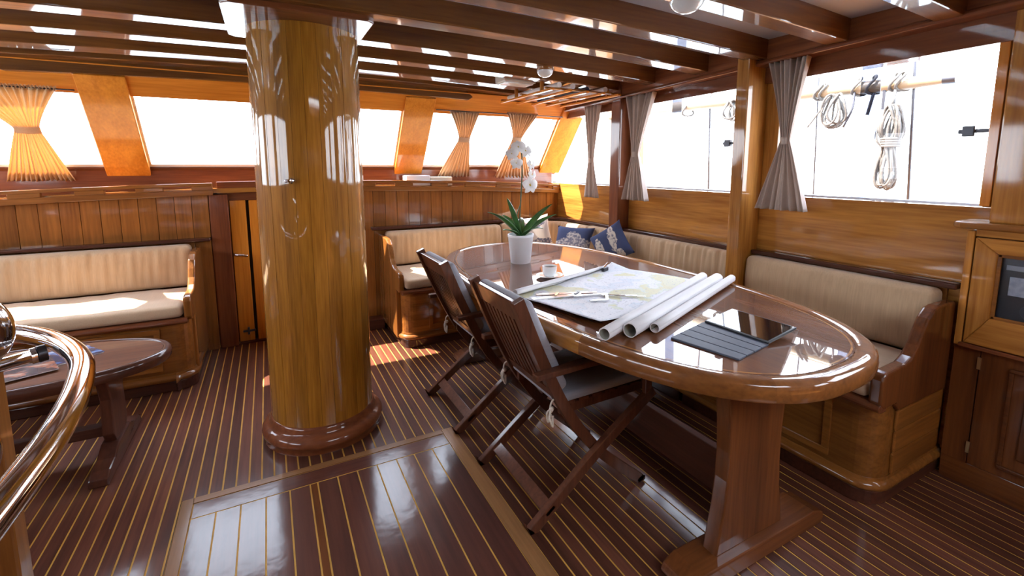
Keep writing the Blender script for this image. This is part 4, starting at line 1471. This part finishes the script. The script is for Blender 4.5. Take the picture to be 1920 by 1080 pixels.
mkobj('screen', MB().hexa([tuple(q + th * 0.6) for q in (p0 + i0 + ib, p1 - i0 + ib, p1 - i0 + bk - ib, p0 + i0 + bk - ib)] + [tuple(q + up) for q in (p0 + i0 + ib, p1 - i0 + ib, p1 - i0 + bk - ib, p0 + i0 + bk - ib)]), M['screen'], tb)

# ------------------------------------------------------------------ low oval table at the left with magazines
TILT[0] = False
LX, LY, LA, LB, LZ = -1.035, 2.69, 0.565, 0.285, 0.48
lt = thing('coffee_table', (LX, LY, 0), 'low dark oval coffee table before the left settee', 'table')


def ell(d, n_=72):
    return [(LX + (LA - d) * math.copysign(abs(math.cos(2 * PI * i / n_)) ** 0.92, math.cos(2 * PI * i / n_)), LY + (LB - d) * math.copysign(abs(math.sin(2 * PI * i / n_)) ** 0.92, math.sin(2 * PI * i / n_))) for i in range(n_)]


er = MB()
pr_ = [(0.004, LZ - 0.050), (-0.002, LZ - 0.040), (-0.004, LZ - 0.020), (0.0, LZ - 0.004), (0.010, LZ + 0.002), (0.026, LZ + 0.001), (0.030, LZ - 0.004), (0.030, LZ - 0.050)]
rings = [ell(p[0]) for p in pr_]
vv = [(q[0], q[1], p[1]) for rg, p in zip(rings, pr_) for q in rg]
er.add(vv, [(k * 72 + i, k * 72 + (i + 1) % 72, (k + 1) * 72 + (i + 1) % 72, (k + 1) * 72 + i) for k in range(len(pr_) - 1) for i in range(72)])
M['ltop'] = wood('low table mahogany', (0.085, 0.026, 0.011), (0.17, 0.058, 0.022), 'x', 0.28, 0.9, 0.07, 0.05)
mkobj('rim', er, M['dark_x'], lt, smooth=50)
mkobj('tabletop', MB().prism(ell(0.030), 'z', LZ - 0.05, LZ - 0.002), M['ltop'], lt)
for sx_ in (-0.71, -1.36):
    mkobj('pedestal', MB().prism([(2.62, 0.09), (2.585, 0.14), (2.60, 0.30), (2.56, LZ - 0.051), (2.83, LZ - 0.051), (2.79, 0.30), (2.805, 0.14), (2.77, 0.09)], 'x', sx_ - 0.022, sx_ + 0.022), M['dark_z'], lt, 0.005)
    fpl = [(2.40, 0.0), (2.98, 0.0), (2.98, 0.035), (2.94, 0.055), (2.86, 0.062), (2.78, 0.095), (2.60, 0.095), (2.52, 0.062), (2.44, 0.055), (2.40, 0.035)]
    mkobj('foot', MB().prism(fpl, 'x', sx_ - 0.035, sx_ + 0.035), M['dark_y'], lt, 0.006)
mkobj('stretcher', MB().box(-1.34, -0.731, 2.665, 2.715, 0.10, 0.15), M['dark_x'], lt, 0.004)


def magcover(name, base_c, cols, seed):
    m_, n_, b_2 = newmat(name)
    L_ = n_.links.new
    t_ = N(n_, 'ShaderNodeTexCoord')
    mp_ = N(n_, 'ShaderNodeMapping')
    mp_.inputs['Location'].default_value = (seed, seed * 2, 0)
    mp_.inputs['Scale'].default_value = (1, 1.6, 1)
    L_(t_.outputs['Object'], mp_.inputs[0])
    z_ = N(n_, 'ShaderNodeTexNoise')
    z_.inputs['Scale'].default_value = 14
    z_.inputs['Detail'].default_value = 3
    L_(mp_.outputs[0], z_.inputs['Vector'])
    r_ = N(n_, 'ShaderNodeValToRGB')
    r_.color_ramp.elements[0].position = 0.47
    r_.color_ramp.elements[0].color = (*base_c, 1)
    r_.color_ramp.elements[1].position = 0.72
    r_.color_ramp.elements[1].color = (*cols[-1], 1)
    for i, c_ in enumerate(cols[:-1]):
        e_ = r_.color_ramp.elements.new(0.52 + 0.06 * i)
        e_.color = (*c_, 1)
    L_(z_.outputs['Fac'], r_.inputs[0])
    L_(r_.outputs[0], b_2.inputs['Base Color'])
    b_2.inputs['Roughness'].default_value = 0.2
    b_2.inputs['Coat Weight'].default_value = 0.5
    return m_


def magazine(c, ang_, sx_, sy_, z_, th_, mat, label):
    t_ = thing('magazine', (c[0], c[1], z_), label, 'magazine', 'magazines on the low table')
    R = Matrix.Rotation(ang_, 2)

    def rect(d):
        return [tuple(Vector(c) + R @ Vector(p_)) for p_ in ((-sx_ / 2 + d, -sy_ / 2 + d), (sx_ / 2 - d, -sy_ / 2 + d), (sx_ / 2 - d, sy_ / 2 - d), (-sx_ / 2 + d, sy_ / 2 - d))]
    mkobj('pages', MB().prism(rect(0.002), 'z', z_ + 0.0006, z_ + th_), M['paper'], t_)
    o_ = mkobj('cover', MB().prism(rect(0), 'z', z_ + th_, z_ + th_ + 0.0007), mat, t_)
    return t_


mc1 = magcover('magazine cover blue', (0.03, 0.05, 0.12), [(0.05, 0.10, 0.30), (0.15, 0.30, 0.60), (0.60, 0.65, 0.70)], 3.0)
mc2 = magcover('magazine cover sunset', (0.05, 0.05, 0.07), [(0.12, 0.10, 0.12), (0.42, 0.16, 0.10), (0.55, 0.42, 0.36)], 7.7)
magazine((-0.915, 2.745), 0.62, 0.30, 0.22, LZ - 0.002, 0.005, mc1, 'blue magazine showing from under the other magazine')
magazine((-1.030, 2.62), 0.42, 0.31, 0.23, LZ + 0.0042, 0.005, mc2, 'dark magazine with an orange picture on top of the blue one')

# ------------------------------------------------------------------ steel hand rail at the left
hr = thing('hand_rail', (-0.62, 1.5, 0), 'curved polished steel hand rail on a wooden post at the left', 'railing')
p_ = smoothpath([(-0.345, 0.30, 0.9), (-0.343, 0.60, 0.9), (-0.341, 0.90, 0.9), (-0.352, 1.08, 0.9), (-0.372, 1.22, 0.9), (-0.405, 1.36, 0.9), (-0.460, 1.485, 0.9), (-0.535, 1.60, 0.9), (-0.64, 1.705, 0.9), (-0.80, 1.80, 0.9), (-1.05, 1.87, 0.9), (-1.40, 1.90, 0.9), (-1.9, 1.90, 0.9)], 6)
mkobj('main_tube', MB().tube(p_, 0.0235, 20), M['chrome'], hr, smooth=True)
cpos = Vector((-0.497, 1.520, 0.893))
cdir = Vector((-0.80, -0.42, -0.06)).normalized()
mkobj('cross_tube', MB().tube([cpos + cdir * 0.02, cpos + cdir * 0.9], 0.0165, 16), M['chrome'], hr, smooth=True)
mkobj('collar', MB().tube([cpos + cdir * 0.018, cpos + cdir * 0.034], 0.0205, 18), M['darkmetal'], hr, smooth=40)
mkobj('collar', MB().tube([cpos + cdir * 0.036, cpos + cdir * 0.046], 0.0195, 18), M['chrome'], hr, smooth=40)
up1 = smoothpath([Vector(q) + Vector((-0.004, -0.002, 0.035)) for q in [(-1.3, 0.86, 1.035), (-0.95, 1.08, 1.035), (-0.70, 1.245, 1.035), (-0.600, 1.315, 1.038), (-0.552, 1.350, 1.015), (-0.536, 1.361, 0.970), (-0.552, 1.350, 0.925), (-0.62, 1.30, 0.895), (-0.85, 1.14, 0.885), (-1.2, 0.90, 0.885)]], 7)
mkobj('end_loop', MB().tube(up1, 0.034, 20), M['chrome'], hr, smooth=True)
lo1 = smoothpath([(-1.3, 0.86, 0.80), (-0.95, 1.09, 0.80), (-0.72, 1.245, 0.80), (-0.625, 1.308, 0.795), (-0.573, 1.345, 0.768), (-0.568, 1.348, 0.725), (-0.59, 1.333, 0.68), (-0.67, 1.278, 0.655), (-0.9, 1.12, 0.645), (-1.2, 0.90, 0.645)], 7)
mkobj('end_loop', MB().tube(lo1, 0.0175, 16), M['chrome'], hr, smooth=True)
mkobj('newel_post', MB().box(-0.69, -0.612, 1.50, 1.565, 0.0, 0.86), M['brown_z'], hr, 0.006)
mkobj('saddle', MB().tube([(-0.648, 1.535, 0.86), (-0.62, 1.62, 0.885)], 0.010, 10), M['chrome'], hr, smooth=True)
mkobj('far_post', MB().box(-1.88, -1.82, 1.86, 1.94, 0.0, 0.89), M['brown_z'], hr, 0.006)
mkobj('near_post', MB().box(-0.375, -0.315, 0.20, 0.26, 0.0, 0.89), M['brown_z'], hr, 0.006)
mkobj('rail_panel', MB().box(-1.80, -0.70, 1.52, 1.545, 0.0, 0.62), M['brown_z'], hr, 0.004)

# ------------------------------------------------------------------ counter cabinet at the right
cab = thing('counter_cabinet', (2.6, 0.1, 0), 'built-in wooden counter cabinet with a glazed radio door at the right', 'cabinet')
FX, Y1, Y0 = 2.55, 0.79, -1.2
cb = MB().box(FX + 0.02, 2.60, Y0, Y1 - 0.01, 0.0, 1.098)
mkobj('body', cb, M['mahog_y'], cab)
mkobj('plinth', MB().box(FX + 0.003, FX + 0.02, Y0, Y1 - 0.002, 0.0, 0.10), M['mahog_y'], cab, 0.002)
mkobj('stile', MB().box(FX, FX + 0.02, 0.706, Y1 - 0.001, 0.101, 0.60), M['mahog_z'], cab, 0.002)
mkobj('stile', MB().box(FX - 0.012, FX + 0.02, 0.765, Y1, 0.603, 1.09), M['gold_z'], cab, 0.003)
mkobj('top_frame', MB().box(FX - 0.008, FX + 0.02, Y0, 0.764, 1.068, 1.098), M['gold_y'], cab, 0.002)
top = [(2.515, 0.825), (2.505, 0.805), (2.502, 0.78), (2.502, Y0), (2.60, Y0), (2.60, 0.835), (2.535, 0.835)]
mkobj('countertop', MB().prism(top, 'z', 1.098, 1.126), M['brown_y'], cab, 0.009, seg=4)
# upper door: four mitred frame pieces round a glass pane
gy0, gy1, gz0, gz1 = 0.18, 0.690, 0.742, 1.005
oy0, oy1, oz0, oz1 = 0.06, 0.760, 0.622, 1.064


def mitre(q):
    m_ = MB()
    m_.add([(FX - 0.018, a, b) for a, b in q] + [(FX + 0.006, a, b) for a, b in q], [(0, 1, 2, 3), (7, 6, 5, 4), (0, 4, 5, 1), (1, 5, 6, 2), (2, 6, 7, 3), (3, 7, 4, 0)])
    return m_


door = mkobj('radio_door', mitre([(oy1, oz0), (oy1, oz1), (gy1, gz1), (gy1, gz0)]), M['gold_z'], cab, 0.004)
mkobj('frame_piece', mitre([(oy0, oz0), (oy0, oz1), (gy0, gz1), (gy0, gz0)]), M['gold_z'], door, 0.004)
mkobj('frame_piece', mitre([(oy0, oz0), (oy1, oz0), (gy1, gz0), (gy0, gz0)]), M['gold_y'], door, 0.004)
mkobj('frame_piece', mitre([(oy0, oz1), (oy1, oz1), (gy1, gz1), (gy0, gz1)]), M['gold_y'], door, 0.004)
bd = MB()
for (a, b, c, d) in ((gy0 - 0.004, gy0 + 0.012, gz0, gz1), (gy1 - 0.012, gy1 + 0.004, gz0, gz1), (gy0, gy1, gz0 - 0.004, gz0 + 0.012), (gy0, gy1, gz1 - 0.012, gz1 + 0.004)):
    bd.box(FX - 0.012, FX - 0.004, a, b, c, d)
mkobj('bead', bd, M['brown_y'], door, 0.002)
mkobj('glass', MB().box(FX + 0.001, FX + 0.003, gy0, gy1, gz0, gz1), M['glass'], door)
mkobj('shelf_edge', MB().box(FX - 0.026, FX + 0.02, Y0, 0.772, 0.603, 0.620), M['red_y'], cab, 0.004)
# lower door with a raised panel
ld = mkobj('lower_door', MB().box(FX - 0.004, FX + 0.02, -0.05, 0.703, 0.104, 0.60), M['mahog_z'], cab, 0.003)
pn = MB()
for (a, b, c, d) in ((0.60, 0.615, 0.155, 0.545), (0.0, 0.015, 0.155, 0.545), (0.0, 0.615, 0.14, 0.155), (0.0, 0.615, 0.545, 0.56)):
    pn.box(FX - 0.016, FX - 0.004, a, b, c, d)
mkobj('panel_moulding', pn, M['mahog_y'], ld, 0.004)
mkobj('door_panel', MB().box(FX - 0.012, FX - 0.003, 0.05, 0.565, 0.20, 0.50), M['mahog_z'], ld, 0.008)
for zz in (0.15, 0.52):
    mkobj('hinge', MB().box(FX - 0.007, FX + 0.002, 0.699, 0.711, zz, zz + 0.05), M['brass'], ld, 0.001)
# radio behind the glass
rd = thing('radio', (FX + 0.012, 0.43, gz0 - 0.01), 'dark radio set behind the glazed cabinet door', 'radio')
mkobj('front_panel', MB().box(FX + 0.010, FX + 0.0185, gy0 - 0.01, gy1 + 0.01, gz0 - 0.01, gz1 + 0.01), M['black'], rd, 0.001)
mkobj('display', MB().box(FX + 0.0075, FX + 0.0105, 0.36, 0.655, 0.845, 0.92), M['display'], rd, 0.001)
mkobj('slot_strip', MB().box(FX + 0.0075, FX + 0.0105, 0.22, 0.668, 0.945, 0.965), plain('grey plastic', (0.22, 0.23, 0.25), 0.3), rd, 0.001)
kn = MB().tube([(FX + 0.004, 0.585, 0.79), (FX + 0.011, 0.585, 0.79)], 0.030, 28)
mkobj('dial', kn, M['darkmetal'], rd, 0.002)
for yy in (0.50, 0.46, 0.42):
    mkobj('button', MB().box(FX + 0.006, FX + 0.0105, yy - 0.014, yy + 0.014, 0.78, 0.80), M['darkmetal'], rd, 0.001)


# ------------------------------------------------------------------ curtains
def curtain(label, P, top, tie, bot, zt, zm, zbm, mat, group, folds=9, amp=0.010, header=0.0, fringe=False, seed=1):
    """P(u, z, d): point at run u, height z and depth d; top/tie/bot are (u0, u1)"""
    rnd = random.Random(seed)
    ph = [rnd.uniform(0, 6.28) for _ in range(4)]
    tz_ = (zt - zm) / (zt - zbm)

    def rng(t_):
        if t_ <= tz_:
            k = 1 - t_ / tz_
            e_ = k ** 1.25
            a_, b_ = top
        else:
            k = (t_ - tz_) / (1 - tz_)
            e_ = k ** 0.95
            a_, b_ = bot
        return tie[0] + (a_ - tie[0]) * e_, tie[1] + (b_ - tie[1]) * e_, e_

    def fn(u, v_):
        a_, b_, e_ = rng(v_)
        am = amp * (0.45 + 0.75 * e_)
        d_ = am * math.sin(2 * PI * folds * u + ph[0]) + 0.45 * am * math.sin(2 * PI * folds * 1.7 * u + ph[1]) + 0.3 * am * math.sin(2 * PI * 2 * u + 5 * v_ + ph[2])
        return P(a_ + (b_ - a_) * u, zt + (zbm - zt) * v_, 0.018 + d_)
    c_ = P((tie[0] + tie[1]) / 2, zbm, 0)
    t_ = thing('curtain', c_, label, 'curtain', group)
    o_ = mkobj('cloth', MB().grid(fn, folds * 12, 36), mat, t_, smooth=True, recalc=False)
    so_ = o_.modifiers.new('thick', 'SOLIDIFY')
    so_.thickness = 0.0015
    hw = (tie[1] - tie[0]) / 2 + 0.006
    cu = (tie[0] + tie[1]) / 2
    band = MB()
    hh = 0.020

    def bf(u, v_):
        an = 2 * PI * u
        return P(cu + hw * math.cos(an), zm + (v_ - 0.5) * 2 * hh, 0.018 + (amp * 1.1 + 0.004) * math.sin(an))
    band.grid(bf, 28, 2, closeu=True)
    mkobj('tieback', band, mat, t_, smooth=True)
    if header:
        hd_ = MB()

        def hf(u, v_):
            a_, b_, e_ = rng(0)
            return P(a_ + (b_ - a_) * u, zt - 0.012 + header * v_, 0.018 + 0.006 * math.sin(2 * PI * folds * 2.2 * u + ph[1]) + 0.003 * math.sin(2 * PI * folds * 5 * u))
        hd_.grid(hf, folds * 16, 3)
        mkobj('heading', hd_, mat, t_, smooth=True, recalc=False)
    return t_


def Pright(u, z_, d_):
    return (2.512 - d_, u, z_)


g = 'beige curtains at the right windows'
curtain('beige tied curtain at the nearest right window', Pright, (1.664, 1.452), (1.580, 1.528), (1.690, 1.408), ylip(1.56) - 0.002, 1.487, 1.112, M['curtain'], g, 7, 0.020, seed=3)
curtain('beige tied curtain beside the reddish post', Pright, (2.80, 2.515), (2.745, 2.675), (2.815, 2.560), ylip(2.66) - 0.002, 1.440, 1.092, M['curtain'], g, 6, 0.020, seed=4)
curtain('beige tied curtain nearest the front corner', Pright, (3.375, 3.145), (3.300, 3.225), (3.365, 3.150), ylip(3.26) - 0.002, 1.400, 1.082, M['curtain'], g, 5, 0.017, seed=5)


def Pfront(u, z_, d_):
    s_ = (z_ - 1.32) / 0.794
    q = WS(u, s_, d_ + 0.034)
    return q


g = 'sunlit curtains at the windscreen'
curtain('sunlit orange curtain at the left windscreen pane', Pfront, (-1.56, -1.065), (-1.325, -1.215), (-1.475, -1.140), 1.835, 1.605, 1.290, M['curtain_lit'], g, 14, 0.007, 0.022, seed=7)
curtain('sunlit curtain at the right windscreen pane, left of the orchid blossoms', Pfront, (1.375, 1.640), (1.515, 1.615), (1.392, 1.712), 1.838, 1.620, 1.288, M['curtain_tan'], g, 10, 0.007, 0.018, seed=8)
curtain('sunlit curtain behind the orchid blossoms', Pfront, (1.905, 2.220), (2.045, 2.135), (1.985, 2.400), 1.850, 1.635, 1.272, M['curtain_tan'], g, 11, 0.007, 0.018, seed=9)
for i, (a, b, z_, lb) in enumerate(((-2.09, -0.985, 1.832, 'thin curtain wire above the left windscreen pane'), (1.252, 2.498, 1.842, 'thin curtain wire above the right windscreen pane'))):
    mkobj('curtain_rod', MB().tube([Pfront(a, z_, 0.018), Pfront(b, z_, 0.018)], 0.004, 8), M['darkmetal'], None, smooth=True, label=lb, category='curtain rod')


# ------------------------------------------------------------------ ceiling lamps, lamp box, overhead rack
def dome(c, r, label):
    zt_ = zb(c[0]) + (0.104 if r > 0.06 else 0.0)
    t_ = thing('ceiling_lamp', (c[0], c[1], zt_), label, 'lamp', 'round ceiling lamps')
    h_ = 0.085 if r > 0.06 else 0.022
    mkobj('mount', MB().lathe([(0.0, zt_ - h_), (r * 0.95, zt_ - h_), (r * 1.02, zt_ - h_ + 0.006), (r * 1.02, zt_)], c, 32), M['brown_x'], t_, smooth=40)
    pr_ = [(r * math.cos(a), zt_ - h_ - (0.9 * r if r > 0.06 else 0.8 * r) * math.sin(a)) for a in [PI / 2 * i / 10 for i in range(11)]]
    mkobj('glass_dome', MB().lathe(pr_, c, 32), M['lampglass'], t_, smooth=True)


dome((1.47, 1.345), 0.068, 'round glass ceiling lamp nearest the camera, above the table')
dome((1.60, 2.585), 0.052, 'small round glass ceiling lamp on a beam above the far end of the table')
lb = thing('ceiling_light_box', (1.66, 3.09, 1.90), 'beige flat lamp box fixed between the ceiling beams', 'lamp')
mkobj('housing', MB().box(1.53, 1.79, 3.012, 3.17, 1.955, 2.07), M['louver'], lb, 0.006)
mkobj('diffuser', MB().box(1.545, 1.775, 3.03, 3.155, 1.945, 1.955), M['lampglass'], lb, 0.002)

rk = thing('overhead_rack', (2.1, 3.2, 1.88), 'slatted wooden overhead rack under the ceiling in the front right corner', 'rack')
for x_ in (1.80, 1.95, 2.10, 2.25, 2.40):
    mkobj('slat', MB().box(x_ - 0.014, x_ + 0.014, 2.80, 3.60, 1.880, 1.896), M['orange_x'], rk, 0.003)
for y_ in (2.86, 3.22, 3.56):
    mkobj('cross_bar', MB().box(1.775, 2.43, y_ - 0.012, y_ + 0.012, 1.8965, 1.908), M['gold_x'], rk, 0.002)
for x_, y_ in ((1.80, 2.95), (2.40, 2.95), (1.80, 3.34), (2.40, 3.34)):
    mkobj('hanger', MB().box(x_ - 0.012, x_ + 0.012, y_ - 0.01, y_ + 0.01, 1.8965, 1.962), M['gold_z'], rk, 0.002)
random.seed(4)
rl = [((1.88, 2.84), (1.86, 3.58), 0.019, 'white'), ((2.01, 2.86), (2.03, 3.56), 0.021, 'white'), ((2.17, 2.90), (2.15, 3.58), 0.018, 'dark'), ((2.31, 2.86), (2.33, 3.50), 0.020, 'white')]
for i, (a, b, r, kind_) in enumerate(rl):
    lbl = ['white rolled chart stored first from the left on the overhead rack', 'white rolled chart stored second from the left on the overhead rack', 'dark rolled cover stored on the overhead rack', 'white rolled chart on the overhead rack nearest the right wall'][i]
    mkobj('stored_roll', MB().tube([(a[0], a[1], 1.9085 + r), (b[0], b[1], 1.9085 + r)], r, 18), M['paper'] if kind_ == 'white' else M['tabletcover'], None, smooth=40, label=lbl, category='chart', group='rolls on the overhead rack')

# papers on the windscreen ledge
zl_ = zl(1.2) - 0.043
pb = thing('paper_stack', (1.27, 4.02, zl_), 'pale stack of folded papers on the windscreen ledge', 'papers')
mkobj('bundle', MB().box(1.06, 1.27, 3.96, 4.10, zl_ - 0.002, zl_ + 0.085), M['paper'], pb, 0.004)
mkobj('bundle', MB().box(1.275, 1.475, 3.955, 4.09, zl_ - 0.005, zl_ + 0.070), plain('buff paper', (0.70, 0.60, 0.48), 0.7), pb, 0.004)

# ------------------------------------------------------------------ outside: spar with ropes, stays, rail wires, sea
sea = mkobj('sea', MB().grid(lambda u, v_: (-900 + 1800 * u, -900 + 1800 * v_, -1.6), 2, 2), None or plain('pale sea water', (0.42, 0.52, 0.58), 0.25, noise=0.08, scale=0.05), base=(0, 0, -1.6), kind='structure', label='pale bright sea around the boat')
sd_ = MB().box(2.66, 4.25, -3.2, 5.2, 0.60, 0.66)
mkobj('ground_1', sd_, M['tan'], kind='structure', label='side deck outside the right windows')
spar_o = thing('spar', (4.2, 3.4, 1.98), 'pale varnished spar lashed outside the right windows', 'spar')
mkobj('pole', MB().tube([(4.2, 5.6, 2.05), (4.2, 3.6, 2.02), (4.2, 2.4, 1.978), (4.2, 1.75, 1.955), (4.2, 1.50, 1.947)], [0.062, 0.060, 0.055, 0.047, 0.030], 18), M['spar'], spar_o, smooth=40)
mkobj('end_cap', MB().tube([(4.2, 1.53, 1.948), (4.2, 1.46, 1.946)], [0.034, 0.033], 16), M['darkmetal'], spar_o, smooth=40)
for y_ in (2.30, 2.34, 2.05, 1.95, 1.80, 1.76, 3.0, 3.05, 3.75):
    mkobj('lashing', MB().tube([(4.2 + 0.068 * math.cos(a), y_ + 0.03 * math.sin(a * 2), 1.975 + 0.068 * math.sin(a)) for a in [2 * PI * i / 16 for i in range(16)]], 0.010, 8, closed=True), M['rope'], spar_o, smooth=True)
mkobj('hook', MB().tube(smoothpath([(4.2, 1.94, 1.95), (4.19, 1.95, 1.88), (4.19, 1.965, 1.80), (4.19, 1.975, 1.75)], 5), 0.012, 10), M['darkmetal'], spar_o, smooth=True)
for y_ in (1.868, 1.80):
    mkobj('strap', MB().box(4.17, 4.19, y_ - 0.010, y_ + 0.010, 1.78, 1.93), M['darkmetal'], spar_o, 0.002)


def loopset(name, label, y_, z0_, z1_, wd, nn, seed_, mat):
    rn = random.Random(seed_)
    m_ = MB()
    for i in range(nn):
        cy = y_ + rn.uniform(-wd, wd) * 0.4
        w2 = wd * rn.uniform(0.5, 1.0)
        zz = z0_ + rn.uniform(0, 0.15) * (z1_ - z0_)
        xx = 4.12 + rn.uniform(-0.03, 0.03)
        pts = [(xx + 0.02 * math.sin(a * 2 + i), cy + w2 * math.sin(a) * (0.4 + 0.6 * (1 - math.cos(a)) / 2), z1_ + (zz - z1_) * (1 - math.cos(a)) / 2) for a in [2 * PI * k / 28 for k in range(28)]]
        m_.tube(pts, 0.0095, 6, closed=True)
    return m_


rc = thing('rope_coil', (4.12, 1.79, 1.1), 'tall hanging rope coil tied at its waist outside the nearest right window', 'rope')
mkobj('upper_loops', loopset('a', '', 1.765, 1.50, 1.80, 0.078, 9, 2, M['rope']), M['rope'], rc, smooth=True)
mkobj('lower_loops', loopset('b', '', 1.785, 1.16, 1.54, 0.062, 8, 6, M['rope']), M['rope'], rc, smooth=True)
wr_ = MB()
for k in range(4):
    wr_.tube([(4.12 + 0.05 * math.cos(a), 1.772 + 0.058 * math.sin(a), 1.50 + 0.018 * k) for a in [2 * PI * i / 14 for i in range(14)]], 0.010, 6, closed=True)
mkobj('wrapping', wr_, M['rope'], rc, smooth=True)
mkobj('hanging_line', MB().tube([(4.16, 1.79, 1.92), (4.12, 1.785, 1.78)], 0.010, 8), M['rope'], rc, smooth=True)
rc2 = thing('rope_coil', (4.12, 2.2, 1.6), 'loose rope loops hanging from the spar beside the beige curtain', 'rope')
mkobj('loops', loopset('c', '', 2.19, 1.66, 1.93, 0.12, 6, 9, M['rope']), M['rope'], rc2, smooth=True)
mkobj('rope_end', MB().tube(smoothpath([(4.15, 2.24, 1.93), (4.12, 2.30, 1.80), (4.11, 2.38, 1.68)], 5), 0.008, 6), M['rope'], rc2, smooth=True)
mkobj('rope_end', MB().tube(smoothpath([(4.15, 2.06, 1.93), (4.12, 2.05, 1.80), (4.11, 2.10, 1.66)], 5), 0.010, 6), M['darkmetal'], rc2, smooth=True)
rc3 = thing('rope_coil', (4.12, 3.1, 1.75), 'short rope bundle on the spar outside the window between the posts', 'rope')
mkobj('loops', loopset('d', '', 3.15, 1.80, 2.0, 0.10, 5, 12, M['rope']), M['rope'], rc3, smooth=True)
for i, (a, b, r, lb_) in enumerate((((4.22, 1.765, 3.2), (4.22, 1.645, 0.66), 0.010, 'dark wire stay beside the tall rope coil'), ((4.22, 2.42, 3.2), (4.22, 2.33, 0.66), 0.006, 'thin wire stay seen beside the nearest beige curtain'), ((4.22, 3.53, 3.2), (4.22, 3.42, 0.66), 0.010, 'wire stay outside the window between the posts'))):
    mkobj('stay_wire', MB().tube([a, b], r, 8), M['darkmetal'], None, smooth=True, label=lb_, category='wire', group='wire stays outside')
for i, y_ in enumerate((5.05, -2.9)):
    mkobj('spar_crutch', MB().box(4.14, 4.26, y_ - 0.04, y_ + 0.04, 0.66, 1.98 if i == 0 else 1.2), M['spar'], None, 0.004, label=['wooden crutch carrying the forward end of the spar', 'short wooden deck post farther aft'][i], category='post')
bt = thing('boat', (-4.4, 40, -1.6), 'distant low boat with a blue cover seen through the windscreen', 'boat')
hull = MB().add([(-6.4, 39, 0.2), (-2.8, 39, 0.2), (-2.8, 41, 0.2), (-6.4, 41, 0.2), (-6.0, 39.3, -1.7), (-3.1, 39.3, -1.7), (-3.1, 40.7, -1.7), (-6.0, 40.7, -1.7)], [(0, 1, 2, 3), (7, 6, 5, 4), (0, 4, 5, 1), (1, 5, 6, 2), (2, 6, 7, 3), (3, 7, 4, 0)])
mkobj('hull', hull, M['white'], bt)
mkobj('cover', MB().prism([(-5.6, 0.2), (-3.0, 0.2), (-3.1, 0.9), (-4.4, 1.15)], 'y', 39.2, 40.8), plain('blue boat cover', (0.25, 0.40, 0.62), 0.7), bt)
